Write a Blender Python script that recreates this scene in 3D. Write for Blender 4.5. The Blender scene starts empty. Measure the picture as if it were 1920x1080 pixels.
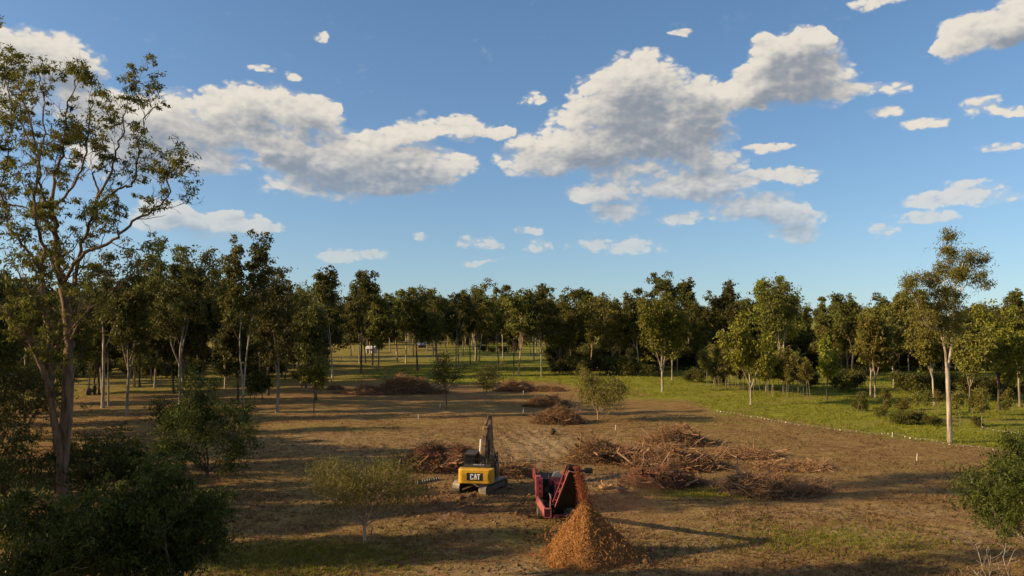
import bpy, math, random
import numpy as np
from mathutils import Vector, Matrix
R = math.radians
sc = bpy.context.scene
COL = sc.collection

# ------------------------------------------------------------------ camera
CAM_H = 15.5
F = 1478.0                       # focal length in photo pixels (1920 wide)
PITCH = math.atan(50.0 / F)      # horizon sits at y = 590
cam = bpy.data.cameras.new('camera')
cam.sensor_width = 36.0
cam.lens = 36.0 * F / 1920.0
cam.clip_end = 6000
camo = bpy.data.objects.new('camera', cam)
COL.objects.link(camo)
camo.location = (0, 0, CAM_H)
camo.rotation_euler = (R(90) + PITCH, 0, 0)
sc.camera = camo

# ------------------------------------------------------------------ sun, view
SUN_EL = 22.0
SUN_TOWARD = 10.0                 # shadows fall to +x, swung this many degrees to +y
a = R(SUN_TOWARD)
ldir = Vector((math.cos(a) * math.cos(R(SUN_EL)), math.sin(a) * math.cos(R(SUN_EL)), -math.sin(R(SUN_EL))))
sun = bpy.data.lights.new('sun', 'SUN')
sun.energy = 5.0
sun.angle = R(0.55)
sun.color = (1.0, 0.75, 0.43)
suno = bpy.data.objects.new('sun', sun)
COL.objects.link(suno)
suno.rotation_euler = ldir.to_track_quat('-Z', 'Y').to_euler()
sc.view_settings.view_transform = 'Standard'
sc.view_settings.look = 'None'
sc.view_settings.exposure = 0.62
sc.view_settings.gamma = 1.0
sc.view_settings.use_curve_mapping = False
cy = sc.cycles
cy.use_denoising = True
cy.max_bounces = 4
cy.diffuse_bounces = 3
cy.glossy_bounces = 2
cy.transmission_bounces = 3
cy.volume_bounces = 1
cy.transparent_max_bounces = 4
cy.caustics_reflective = False
cy.caustics_refractive = False


def ray(px, py):
    u, v = (px - 960) / F, (540 - py) / F
    c, s = math.cos(PITCH), math.sin(PITCH)
    return Vector((u, c - v * s, s + v * c))


def G(px, py, z=0.0):
    """where the line of sight through a photo pixel meets the level z"""
    d = ray(px, py)
    t = (z - CAM_H) / d.z
    return Vector((d.x * t, d.y * t, z))


def P(px, py, Y):
    """the point of that line of sight at depth Y"""
    d = ray(px, py)
    t = Y / d.y
    return Vector((d.x * t, Y, CAM_H + d.z * t))


# ------------------------------------------------------------------ world
SKY_STRENGTH = 0.094
world = bpy.data.worlds.new('World')
sc.world = world
world.use_nodes = True
world.cycles.sampling_method = 'MANUAL'
world.cycles.sample_map_resolution = 512
WN, WL = world.node_tree.nodes, world.node_tree.links
WN.clear()

CLOUDS = [
    (60, 95, 115, 48), (125, 130, 60, 40), (20, 160, 70, 70), (150, 190, 80, 40),
    (330, 208, 95, 40), (440, 200, 70, 44), (520, 205, 80, 45), (590, 222, 62, 40), (330, 255, 120, 34), (460, 255, 110, 28),
    (230, 240, 80, 55), (250, 300, 120, 42), (390, 303, 80, 28),
    (600, 292, 130, 38), (720, 275, 110, 36), (780, 243, 60, 20), (640, 345, 150, 36), (800, 312, 105, 32), (740, 335, 125, 36),
    (520, 277, 52, 18), (870, 242, 52, 24), (570, 305, 90, 26), (930, 250, 40, 12),
    (390, 418, 120, 26), (480, 425, 52, 15), (310, 400, 70, 28),
    (1200, 145, 90, 44), (1150, 180, 90, 52), (1130, 240, 115, 52), (1240, 205, 120, 62), (1320, 195, 75, 44),
    (1040, 285, 110, 40), (1180, 285, 140, 44), (1290, 255, 95, 52), (1010, 315, 62, 26),
    (1200, 345, 110, 32), (1330, 315, 72, 32), (1420, 332, 42, 17), (1492, 331, 44, 15), (1440, 277, 50, 11), (1110, 363, 58, 19),
    (1165, 395, 60, 24), (1275, 410, 44, 16), (1380, 395, 60, 26), (1440, 388, 72, 32), (1485, 413, 62, 26), (1490, 440, 62, 15), (1320, 355, 95, 28),
    (1485, 112, 88, 60), (1450, 152, 84, 50), (1540, 152, 72, 45), (1510, 82, 52, 32), (1605, 167, 52, 16), (1432, 95, 40, 28), (1402, 172, 50, 30),
    (1850, 52, 90, 40), (1905, 40, 70, 45), (1790, 88, 44, 26),
]
SMALL = [
    (1683, 162, 30, 15), (1662, 206, 37, 14), (1725, 234, 48, 15), (1640, 4, 58, 15), (1882, 86, 27, 12), (1838, 200, 46, 18), (1895, 204, 42, 13),
    (1825, 355, 56, 20), (1882, 371, 62, 14), (1760, 376, 70, 12), (1740, 407, 62, 16), (1660, 432, 34, 14), (1880, 275, 32, 9),
    (900, 453, 40, 15), (1012, 459, 30, 12), (990, 437, 26, 9), (785, 443, 18, 8), (1160, 462, 95, 18), (900, 492, 48, 6),
    (650, 476, 75, 14), (490, 130, 24, 7), (548, 141, 21, 9), (1275, 61, 27, 8), (604, 73, 15, 9), (630, 203, 15, 11), (795, 213, 18, 10), (1000, 187, 22, 15),
    (190, 140, 16, 9),
]


def sky_blob(c):
    d = ray(c[0], c[1]).normalized()
    az, el = math.atan2(d.x, d.y), math.asin(d.z)
    k = 1.0 / F * d.y          # angle per photo pixel out there
    return (az, el, c[2] * k * 1.13, c[3] * k * 1.15)


def build_world():
    def n(t, **kw):
        x = WN.new(t)
        for k, v in kw.items():
            setattr(x, k, v)
        return x

    def inp(x, i, v):
        if hasattr(v, 'is_output') or isinstance(v, bpy.types.NodeSocket):
            WL.new(v, x.inputs[i])
        else:
            x.inputs[i].default_value = v

    def m(op, a_, b_=0.0, c_=0.0, clamp=False):
        x = n('ShaderNodeMath', operation=op, use_clamp=clamp)
        inp(x, 0, a_); inp(x, 1, b_); inp(x, 2, c_)
        return x.outputs[0]

    def vm(op, a_, b_=(0, 0, 0), c_=(0, 0, 0)):
        x = n('ShaderNodeVectorMath', operation=op)
        inp(x, 0, a_); inp(x, 1, b_)
        if op == 'MULTIPLY_ADD':
            inp(x, 2, c_)
        return x.outputs['Value' if op in ('DOT_PRODUCT', 'LENGTH') else 'Vector']

    tc = n('ShaderNodeTexCoord')
    nv = vm('NORMALIZE', tc.outputs['Generated'])
    sep = n('ShaderNodeSeparateXYZ'); inp(sep, 0, nv)
    az = m('ARCTAN2', sep.outputs[0], sep.outputs[1])
    el = m('ARCSINE', sep.outputs[2])
    comb = n('ShaderNodeCombineXYZ'); inp(comb, 0, az); inp(comb, 1, el)
    p0 = comb.outputs[0]
    fb = [sky_blob(c) for c in CLOUDS]
    fs = [sky_blob(c) for c in SMALL]

    def field(p, blobs):
        tot = None
        for (bx, by, rx, ry) in blobs:
            d = vm('MULTIPLY_ADD', p, (1 / rx, 1 / ry, 0), (-bx / rx, -by / ry, 0))
            w = m('SUBTRACT', 1.0, vm('DOT_PRODUCT', d, d), clamp=True)
            tot = w if tot is None else m('ADD', tot, w)
        return tot

    def noise(p, scale, detail, rough=0.55, out='Fac', dist=0.0):
        x = n('ShaderNodeTexNoise', noise_dimensions='3D')
        inp(x, 'Vector', p); inp(x, 'Scale', scale); inp(x, 'Detail', detail); inp(x, 'Roughness', rough); inp(x, 'Distortion', dist)
        return x.outputs[out]

    def puff(p):
        q = vm('MULTIPLY', p, (1, 1.5, 1))
        big = noise(q, 14.0, 2.0, 0.45)
        bil = m('ABSOLUTE', m('SUBTRACT', noise(q, 24.0, 2.0, 0.45), 0.5))
        bil2 = m('ABSOLUTE', m('SUBTRACT', noise(q, 62.0, 1.0, 0.5), 0.5))
        fine = noise(q, 110.0, 3.0, 0.55)
        s_ = m('ADD', m('MULTIPLY', m('SUBTRACT', big, 0.5), 1.1), m('ADD', m('MULTIPLY', m('SUBTRACT', bil, 0.10), 2.4), m('MULTIPLY', m('SUBTRACT', bil2, 0.10), 1.3)))
        return m('ADD', s_, m('MULTIPLY', m('SUBTRACT', fine, 0.5), 0.45))

    warp = noise(vm('MULTIPLY', p0, (1, 1.6, 1)), 22.0, 4.0, 0.55, 'Color')
    wp = vm('MULTIPLY', vm('SUBTRACT', warp, (0.5, 0.5, 0.5)), (0.045, 0.028, 0))
    p = vm('ADD', p0, wp)
    # cloud field over the rest of the sky, like the part in view
    side = n('ShaderNodeMapRange', interpolation_type='SMOOTHSTEP'); inp(side, 0, m('ABSOLUTE', az)); inp(side, 1, 0.60); inp(side, 2, 0.72)
    top = n('ShaderNodeMapRange', interpolation_type='SMOOTHSTEP'); inp(top, 0, el); inp(top, 1, 0.42); inp(top, 2, 0.52)
    outside = m('MAXIMUM', side.outputs[0], top.outputs[0])
    gen = n('ShaderNodeMapRange'); inp(gen, 0, noise(vm('MULTIPLY', nv, (1, 1, 2.4)), 4.2, 3.0, 0.5)); inp(gen, 1, 0.52); inp(gen, 2, 0.68); inp(gen, 3, 0.0); inp(gen, 4, 1.5)
    extra = m('MULTIPLY', outside, gen.outputs[0])

    f1 = m('ADD', m('MINIMUM', m('ADD', field(p, fb), m('MULTIPLY', field(p, fs), 0.62)), 1.7), extra)
    pf = puff(p0)
    # a hole-free core with ragged, billowing rims; puffs only modulate where a cloud is
    den = m('ADD', f1, m('MULTIPLY', pf, m('MINIMUM', m('MULTIPLY', f1, 3.0), 1.15)))
    # lower clouds are thinner to look at through more air
    fade = n('ShaderNodeMapRange'); inp(fade, 0, el); inp(fade, 1, 0.02); inp(fade, 2, 0.21); inp(fade, 3, 0.28); inp(fade, 4, 0.96)

    # light: how much cloud lies between here and the sun (up and to the left)
    off = (-0.012, 0.020, 0)
    p2 = vm('ADD', p, off)
    f2 = m('ADD', m('MINIMUM', field(p2, fb), 1.9), m('MULTIPLY', extra, 0.7))
    # crisp rims on the sunny side, soft ones underneath
    al = n('ShaderNodeMapRange', interpolation_type='SMOOTHSTEP'); inp(al, 0, den); inp(al, 1, 0.04); inp(al, 2, m('MULTIPLY_ADD', m('MINIMUM', f2, 1.0), 0.55, 0.40))
    veil = n('ShaderNodeMapRange', interpolation_type='SMOOTHSTEP'); inp(veil, 0, m('ADD', f1, m('MULTIPLY', pf, 0.35))); inp(veil, 1, 0.05); inp(veil, 2, 0.60); inp(veil, 3, 0.0); inp(veil, 4, 0.38)
    alpha = m('MULTIPLY', m('MAXIMUM', al.outputs[0], veil.outputs[0]), fade.outputs[0])
    off_s = (-0.005, 0.008, 0)
    pf2 = puff(vm('ADD', p0, off_s))
    depth = m('ADD', m('MULTIPLY', f2, 0.42), m('MULTIPLY', m('SUBTRACT', pf2, pf), 0.40))
    lit = n('ShaderNodeMapRange', interpolation_type='SMOOTHSTEP'); inp(lit, 0, depth); inp(lit, 1, -0.15); inp(lit, 2, 0.95); inp(lit, 3, 1.0); inp(lit, 4, 0.0)
    mix = n('ShaderNodeMix', data_type='RGBA')
    inp(mix, 'Factor', lit.outputs[0])
    k = 1.0 / SKY_STRENGTH
    mix.inputs[6].default_value = (0.175 * k, 0.195 * k, 0.225 * k, 1)
    mix.inputs[7].default_value = (0.54 * k, 0.495 * k, 0.425 * k, 1)

    sky = n('ShaderNodeTexSky', sky_type='NISHITA')
    sky.sun_disc = False
    sky.sun_elevation = R(SUN_EL)
    sd = -ldir
    sky.sun_rotation = math.atan2(sd.x, sd.y)
    sky.altitude = 60
    sky.air_density = 1.0
    sky.dust_density = 1.0
    sky.ozone_density = 2.6
    # the clear sky pales only a little towards the ground: look it up a little higher than the line of sight
    sv = vm('MULTIPLY_ADD', nv, (1, 1, 0.92), (0, 0, 0.062))
    WL.new(sv, sky.inputs['Vector'])
    hs = n('ShaderNodeHueSaturation'); hs.inputs['Saturation'].default_value = 1.10; hs.inputs['Value'].default_value = 1.04; WL.new(sky.outputs[0], hs.inputs['Color'])
    bg1 = n('ShaderNodeBackground'); WL.new(hs.outputs[0], bg1.inputs[0]); bg1.inputs[1].default_value = SKY_STRENGTH
    bg2 = n('ShaderNodeBackground'); WL.new(mix.outputs[2], bg2.inputs[0]); bg2.inputs[1].default_value = SKY_STRENGTH
    ms = n('ShaderNodeMixShader'); inp(ms, 0, alpha); WL.new(bg1.outputs[0], ms.inputs[1]); WL.new(bg2.outputs[0], ms.inputs[2])
    out = n('ShaderNodeOutputWorld'); WL.new(ms.outputs[0], out.inputs[0])


build_world()

# ================================================================== helpers
def tag(o, label=None, cat=None, group=None, kind=None):
    if label: o['label'] = label
    if cat: o['category'] = cat
    if group: o['group'] = group
    if kind: o['kind'] = kind
    return o


def empty(name, loc=(0, 0, 0), rz=0.0):
    o = bpy.data.objects.new(name, None)
    COL.objects.link(o)
    o.location = loc
    o.rotation_euler = (0, 0, rz)
    o.empty_display_size = 0.3
    return o


def link(name, me, mat, parent=None):
    o = bpy.data.objects.new(name, me)
    if mat is not None and len(me.materials) == 0:
        me.materials.append(mat)
    COL.objects.link(o)
    o.parent = parent
    return o


def mesh(name, v, quads=None, tris=None, smooth=False, face_attr=None, vert_attr=None):
    v = np.asarray(v, np.float32).reshape(-1, 3)
    me = bpy.data.meshes.new(name)
    me.vertices.add(len(v))
    me.vertices.foreach_set('co', v.ravel())
    nq = 0 if quads is None else len(quads)
    nt = 0 if tris is None else len(tris)
    idx = []
    if nq: idx.append(np.asarray(quads, np.int32).ravel())
    if nt: idx.append(np.asarray(tris, np.int32).ravel())
    idx = np.concatenate(idx)
    me.loops.add(len(idx))
    me.loops.foreach_set('vertex_index', idx)
    me.polygons.add(nq + nt)
    st = np.concatenate([np.arange(nq) * 4, nq * 4 + np.arange(nt) * 3]).astype(np.int32)
    me.polygons.foreach_set('loop_start', st)
    if smooth:
        me.polygons.foreach_set('use_smooth', np.ones(nq + nt, bool))
    for k, arr in (face_attr or {}).items():
        at = me.attributes.new(k, 'FLOAT', 'FACE')
        at.data.foreach_set('value', np.asarray(arr, np.float32))
    for k, arr in (vert_attr or {}).items():
        at = me.attributes.new(k, 'FLOAT', 'POINT')
        at.data.foreach_set('value', np.asarray(arr, np.float32))
    me.update(calc_edges=True)
    return me


class Buf:
    """collects tubes and slivers as arrays"""
    def __init__(self):
        self.v, self.q, self.n = [], [], 0

    def tube(self, pts, rad, sides):
        pts = np.asarray(pts, float)
        rad = np.asarray(rad, float)
        k = len(pts)
        t = np.gradient(pts, axis=0)
        t /= np.linalg.norm(t, axis=1)[:, None] + 1e-9
        ref = np.array([0.31, 0.95, 0.05]) if abs(t[0][1]) < 0.8 else np.array([1.0, 0.1, 0.0])
        u = np.cross(t, ref); u /= np.linalg.norm(u, axis=1)[:, None] + 1e-9
        w = np.cross(t, u)
        an = np.arange(sides) * 2 * np.pi / sides
        ring = pts[:, None, :] + rad[:, None, None] * (np.cos(an)[None, :, None] * u[:, None, :] + np.sin(an)[None, :, None] * w[:, None, :])
        self.v.append(ring.reshape(-1, 3))
        i = np.arange(k - 1)[:, None] * sides
        j = np.arange(sides)[None, :]
        jn = (j + 1) % sides
        q = np.stack([i + j, i + jn, i + sides + jn, i + sides + j], -1).reshape(-1, 4) + self.n
        self.q.append(q)
        self.n += k * sides

    def slivers(self, c, ax, L, r, flat=1.0):
        """many small closed-sided prisms at c along ax"""
        c = np.asarray(c, float); n = len(c)
        ax = ax / (np.linalg.norm(ax, axis=1)[:, None] + 1e-9)
        ref = np.where(np.abs(ax[:, 2:3]) < 0.8, np.array([[0, 0, 1.0]]), np.array([[1.0, 0, 0]]))
        u = np.cross(ax, ref); u /= np.linalg.norm(u, axis=1)[:, None] + 1e-9
        w = np.cross(ax, u)
        vs = []
        for s in (-0.5, 0.5):
            for k in range(3):
                an = k * 2 * np.pi / 3
                vs.append(c + ax * (L * s)[:, None] + (u * math.cos(an) + w * math.sin(an) * flat) * r[:, None])
        vs = np.stack(vs, 1).reshape(-1, 3)
        b = (np.arange(n) * 6)[:, None]
        q = np.concatenate([b + np.array([[0, 1, 4, 3]]), b + np.array([[1, 2, 5, 4]]), b + np.array([[2, 0, 3, 5]])]) + self.n
        self.v.append(vs); self.q.append(q)
        self.n += n * 6
        return n

    def mesh(self, name, smooth=True, face_attr=None):
        return mesh(name, np.concatenate(self.v), np.concatenate(self.q), smooth=smooth, face_attr=face_attr)


class MB:
    """small hard-surface builder"""
    def __init__(self):
        self.v, self.f = [], []

    def _add(self, vs, fs):
        n = len(self.v)
        self.v += [tuple(x) for x in vs]
        self.f += [tuple(i + n for i in f) for f in fs]

    def box(self, c, s, M=None):
        hx, hy, hz = s[0] / 2, s[1] / 2, s[2] / 2
        vs = [Vector((x * hx, y * hy, z * hz)) for z in (-1, 1) for y in (-1, 1) for x in (-1, 1)]
        if M is not None:
            vs = [M @ x for x in vs]
        vs = [x + Vector(c) for x in vs]
        self._add(vs, [(0, 2, 3, 1), (4, 5, 7, 6), (0, 1, 5, 4), (2, 6, 7, 3), (0, 4, 6, 2), (1, 3, 7, 5)])
        return self

    def beam(self, p0, p1, w, h):
        p0, p1 = Vector(p0), Vector(p1)
        d = p1 - p0
        M = d.to_track_quat('Y', 'Z').to_matrix()
        return self.box((p0 + p1) / 2, (w, d.length, h), M)

    def cyl(self, p0, p1, r0, r1=None, n=12):
        r1 = r0 if r1 is None else r1
        p0, p1 = Vector(p0), Vector(p1)
        M = (p1 - p0).to_track_quat('Z', 'Y').to_matrix()
        vs = []
        for p, r in ((p0, r0), (p1, r1)):
            for k in range(n):
                an = 2 * math.pi * k / n
                vs.append(p + M @ Vector((math.cos(an) * r, math.sin(an) * r, 0)))
        fs = [(k, (k + 1) % n, n + (k + 1) % n, n + k) for k in range(n)]
        fs += [tuple(range(n - 1, -1, -1)), tuple(range(n, 2 * n))]
        self._add(vs, fs)
        return self

    def prism(self, poly, fn, t0, t1):
        """poly: 2-D outline; fn(u, v, t) -> point"""
        n = len(poly)
        vs = [fn(u, v, t0) for u, v in poly] + [fn(u, v, t1) for u, v in poly]
        fs = [(k, (k + 1) % n, n + (k + 1) % n, n + k) for k in range(n)]
        fs += [tuple(range(n - 1, -1, -1)), tuple(range(n, 2 * n))]
        self._add(vs, fs)
        return self

    def build(self, name, mat, parent=None, bevel=0.0, smooth=False):
        me = bpy.data.meshes.new(name)
        me.from_pydata(self.v, [], self.f)
        me.update()
        if smooth:
            me.shade_smooth()
        o = link(name, me, mat, parent)
        if bevel:
            b = o.modifiers.new('bevel', 'BEVEL')
            b.width = bevel
            b.segments = 2
            b.limit_method = 'ANGLE'
        return o


# ================================================================== materials
MATS = {}


def mat(name):
    m = bpy.data.materials.new(name)
    m.use_nodes = True
    nt = m.node_tree
    nt.nodes.clear()
    out = nt.nodes.new('ShaderNodeOutputMaterial')
    MATS[name] = m
    return m, nt.nodes, nt.links, out


def ramp(N, stops, interp='LINEAR'):
    r = N.new('ShaderNodeValToRGB')
    r.color_ramp.interpolation = interp
    e = r.color_ramp.elements
    while len(e) < len(stops):
        e.new(0.5)
    for x, (p, c) in zip(e, stops):
        x.position = p
        x.color = (*c, 1)
    return r


def noise(N, L, vec, scale, detail=4.0, rough=0.55):
    x = N.new('ShaderNodeTexNoise')
    x.inputs['Scale'].default_value = scale
    x.inputs['Detail'].default_value = detail
    x.inputs['Roughness'].default_value = rough
    if vec is not None:
        L.new(vec, x.inputs['Vector'])
    return x


def simple(name, cols, rough=0.6, scale=3.0, bump=0.0, metal=0.0, spec=0.4, stretch=(1, 1, 1), bscale=None):
    """colour varied between the stops of cols by noise in the thing's own space"""
    m, N, L, out = mat(name)
    b = N.new('ShaderNodeBsdfPrincipled')
    tc = N.new('ShaderNodeTexCoord')
    mp = N.new('ShaderNodeMapping'); mp.inputs['Scale'].default_value = stretch
    L.new(tc.outputs['Object'], mp.inputs[0])
    nz = noise(N, L, mp.outputs[0], scale, 6, 0.6)
    k = len(cols)
    r = ramp(N, [(0.3 + 0.4 * i / max(1, k - 1), c) for i, c in enumerate(cols)])
    L.new(nz.outputs['Fac'], r.inputs[0])
    L.new(r.outputs[0], b.inputs['Base Color'])
    b.inputs['Roughness'].default_value = rough
    b.inputs['Metallic'].default_value = metal
    b.inputs['Specular IOR Level'].default_value = spec
    if bump:
        n2 = noise(N, L, mp.outputs[0], bscale or scale * 4, 5)
        bp = N.new('ShaderNodeBump'); bp.inputs['Strength'].default_value = bump; bp.inputs['Distance'].default_value = 0.05
        L.new(n2.outputs['Fac'], bp.inputs['Height'])
        L.new(bp.outputs[0], b.inputs['Normal'])
    L.new(b.outputs[0], out.inputs[0])
    return m


def leaf_mat(name, cols, transl=0.30, spec=0.12):
    m, N, L, out = mat(name)
    at = N.new('ShaderNodeAttribute'); at.attribute_name = 'tint'
    oi = N.new('ShaderNodeObjectInfo')
    r = ramp(N, [(i / (len(cols) - 1), c) for i, c in enumerate(cols)])
    L.new(at.outputs['Fac'], r.inputs[0])
    hs = N.new('ShaderNodeHueSaturation')
    mr = N.new('ShaderNodeMapRange'); mr.inputs[3].default_value = 0.485; mr.inputs[4].default_value = 0.512
    mv = N.new('ShaderNodeMapRange'); mv.inputs[3].default_value = 0.8; mv.inputs[4].default_value = 1.2
    L.new(oi.outputs['Random'], mr.inputs[0])
    L.new(oi.outputs['Random'], mv.inputs[0])
    L.new(mr.outputs[0], hs.inputs['Hue']); L.new(mv.outputs[0], hs.inputs['Value'])
    L.new(r.outputs[0], hs.inputs['Color'])
    b = N.new('ShaderNodeBsdfPrincipled')
    b.inputs['Roughness'].default_value = 0.55
    b.inputs['Specular IOR Level'].default_value = spec
    L.new(hs.outputs[0], b.inputs['Base Color'])
    t = N.new('ShaderNodeBsdfTranslucent')
    L.new(hs.outputs[0], t.inputs['Color'])
    ms = N.new('ShaderNodeMixShader'); ms.inputs[0].default_value = transl
    L.new(b.outputs[0], ms.inputs[1]); L.new(t.outputs[0], ms.inputs[2])
    L.new(ms.outputs[0], out.inputs[0])
    return m


def bark_mat(name, pale, mid, dark, rough_bark=0.0):
    m, N, L, out = mat(name)
    b = N.new('ShaderNodeBsdfPrincipled')
    tc = N.new('ShaderNodeTexCoord')
    mp = N.new('ShaderNodeMapping'); mp.inputs['Scale'].default_value = (2.2, 2.2, 0.35)
    L.new(tc.outputs['Object'], mp.inputs[0])
    n1 = noise(N, L, mp.outputs[0], 1.3, 5, 0.6)
    r = ramp(N, [(0.34, dark), (0.46, mid), (0.60, pale)])
    L.new(n1.outputs['Fac'], r.inputs[0])
    n2 = noise(N, L, mp.outputs[0], 9.0, 4, 0.6)
    mx = N.new('ShaderNodeMix'); mx.data_type = 'RGBA'; mx.blend_type = 'MULTIPLY'
    mx.inputs[0].default_value = 0.55
    L.new(r.outputs[0], mx.inputs[6])
    r2 = ramp(N, [(0.3, (0.55, 0.5, 0.45)), (0.65, (1, 1, 1))])
    L.new(n2.outputs['Fac'], r2.inputs[0]); L.new(r2.outputs[0], mx.inputs[7])
    L.new(mx.outputs[2], b.inputs['Base Color'])
    b.inputs['Roughness'].default_value = 0.85
    b.inputs['Specular IOR Level'].default_value = 0.15
    bp = N.new('ShaderNodeBump'); bp.inputs['Strength'].default_value = 0.5; bp.inputs['Distance'].default_value = 0.05
    L.new(n2.outputs['Fac'], bp.inputs['Height']); L.new(bp.outputs[0], b.inputs['Normal'])
    L.new(b.outputs[0], out.inputs[0])
    return m


leaf_mat('gum_leaf', [(0.062, 0.066, 0.015), (0.118, 0.118, 0.024), (0.185, 0.172, 0.038)])
leaf_mat('dark_leaf', [(0.046, 0.048, 0.013), (0.086, 0.084, 0.020), (0.138, 0.126, 0.030)])
leaf_mat('bright_leaf', [(0.105, 0.112, 0.015), (0.185, 0.188, 0.024), (0.250, 0.235, 0.038)])
leaf_mat('olive_leaf', [(0.085, 0.078, 0.017), (0.155, 0.138, 0.028), (0.220, 0.190, 0.045)])
leaf_mat('wattle_leaf', [(0.026, 0.036, 0.009), (0.054, 0.066, 0.013), (0.125, 0.135, 0.024)], 0.26, 0.10)
leaf_mat('khaki_leaf', [(0.055, 0.046, 0.018), (0.095, 0.082, 0.030), (0.140, 0.118, 0.045)], 0.25, 0.1)
leaf_mat('dry_leaf', [(0.075, 0.055, 0.024), (0.120, 0.092, 0.040), (0.170, 0.135, 0.065)])
leaf_mat('green_blade', [(0.110, 0.130, 0.012), (0.190, 0.205, 0.018), (0.270, 0.260, 0.036)], 0.3)
leaf_mat('straw_blade', [(0.120, 0.070, 0.028), (0.185, 0.115, 0.046), (0.25, 0.165, 0.075)], 0.15)
leaf_mat('giant_gum_leaf', [(0.070, 0.074, 0.014), (0.135, 0.132, 0.022), (0.225, 0.205, 0.036)], 0.32)
bark_mat('white_bark', (0.46, 0.40, 0.31), (0.31, 0.25, 0.185), (0.14, 0.105, 0.075))
bark_mat('grey_bark', (0.34, 0.29, 0.23), (0.23, 0.185, 0.14), (0.12, 0.088, 0.062))
bark_mat('pink_bark', (0.46, 0.34, 0.24), (0.34, 0.225, 0.155), (0.16, 0.10, 0.07))
bark_mat('brown_bark', (0.23, 0.15, 0.095), (0.140, 0.090, 0.058), (0.055, 0.036, 0.025))
bark_mat('dark_bark', (0.13, 0.10, 0.075), (0.085, 0.062, 0.045), (0.045, 0.032, 0.024))
simple('cut_wood', [(0.16, 0.088, 0.048), (0.27, 0.165, 0.095), (0.40, 0.285, 0.18)], 0.85, 1.2, spec=0.15)
simple('red_wood', [(0.14, 0.066, 0.042), (0.25, 0.13, 0.085), (0.37, 0.24, 0.16)], 0.85, 1.2, spec=0.15)
simple('dead_brush', [(0.075, 0.042, 0.024), (0.15, 0.088, 0.046), (0.27, 0.155, 0.08)], 0.9, 3.0, spec=0.1)
simple('red_brush', [(0.10, 0.042, 0.028), (0.20, 0.088, 0.058), (0.30, 0.15, 0.095)], 0.9, 3.0, spec=0.1)
simple('soil', [(0.055, 0.032, 0.02), (0.10, 0.06, 0.036), (0.15, 0.095, 0.055)], 0.95, 1.5, 0.8, spec=0.1)
simple('tan_brush', [(0.11, 0.055, 0.028), (0.24, 0.130, 0.064), (0.42, 0.28, 0.155)], 0.9, 3.0, spec=0.1)
simple('red_chip', [(0.22, 0.062, 0.032), (0.32, 0.105, 0.055)], 0.9, 0.9, spec=0.1)
simple('chip', [(0.22, 0.092, 0.030), (0.38, 0.175, 0.058), (0.54, 0.30, 0.12)], 0.9, 7.0, spec=0.1)
simple('clod', [(0.085, 0.046, 0.024), (0.15, 0.086, 0.042), (0.21, 0.13, 0.062)], 0.95, 2.0, spec=0.1)
simple('chip_core', [(0.22, 0.10, 0.03), (0.34, 0.165, 0.05)], 0.95, 2.5, 0.8, spec=0.1)
simple('yellow_paint', [(0.36, 0.19, 0.025), (0.56, 0.30, 0.018), (0.64, 0.35, 0.022)], 0.5, 1.6, 0.05)
simple('dirty_yellow', [(0.055, 0.034, 0.020), (0.12, 0.070, 0.032), (0.36, 0.20, 0.03)], 0.65, 1.6, 0.2, stretch=(1, 1, 0.7))
simple('muddy_steel', [(0.05, 0.033, 0.022), (0.10, 0.066, 0.042), (0.16, 0.11, 0.07)], 0.7, 2.5, 0.3)
simple('track_steel', [(0.16, 0.125, 0.085), (0.26, 0.21, 0.145), (0.36, 0.30, 0.215)], 0.55, 2.0, 0.2)
simple('black_paint', [(0.012, 0.011, 0.010), (0.030, 0.026, 0.022)], 0.75, 2.5, spec=0.15)
simple('dark_grey', [(0.030, 0.027, 0.024), (0.070, 0.060, 0.050)], 0.7, 2.0, 0.1, spec=0.2)
simple('light_grey', [(0.24, 0.215, 0.18), (0.36, 0.33, 0.28)], 0.5, 2.0)
simple('glass', [(0.012, 0.015, 0.017), (0.02, 0.023, 0.025)], 0.08, 1.0, spec=0.6)
simple('chrome', [(0.75, 0.74, 0.72), (0.85, 0.84, 0.82)], 0.25, 1.0, metal=0.3)
simple('white_paint', [(0.72, 0.70, 0.66), (0.82, 0.80, 0.77)], 0.6, 3.0)
simple('red_paint', [(0.15, 0.018, 0.024), (0.23, 0.030, 0.038), (0.28, 0.060, 0.062)], 0.5, 1.4, 0.08)
simple('dusty_red', [(0.22, 0.036, 0.042), (0.29, 0.075, 0.072), (0.35, 0.13, 0.11)], 0.65, 1.8, 0.1)
simple('belt', [(0.012, 0.008, 0.008), (0.026, 0.018, 0.016)], 0.75, 1.5)
simple('logo_white', [(0.78, 0.77, 0.73), (0.82, 0.81, 0.78)], 0.5)
simple('roof_tin', [(0.50, 0.48, 0.46), (0.62, 0.60, 0.57)], 0.45, 0.6)
simple('shed_wall', [(0.05, 0.045, 0.04), (0.085, 0.075, 0.065)], 0.8, 0.8)
simple('pale_wall', [(0.52, 0.50, 0.46), (0.62, 0.60, 0.56)], 0.8, 0.8)
simple('post_wood', [(0.13, 0.105, 0.08), (0.22, 0.18, 0.14)], 0.9, 3.0)
simple('flag_cloth', [(0.46, 0.42, 0.33), (0.58, 0.54, 0.44)], 0.8, 3.0)
simple('rope', [(0.20, 0.17, 0.12), (0.28, 0.24, 0.18)], 0.9, 3.0)

# ================================================================== ground
rs = np.random.RandomState(7)


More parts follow.
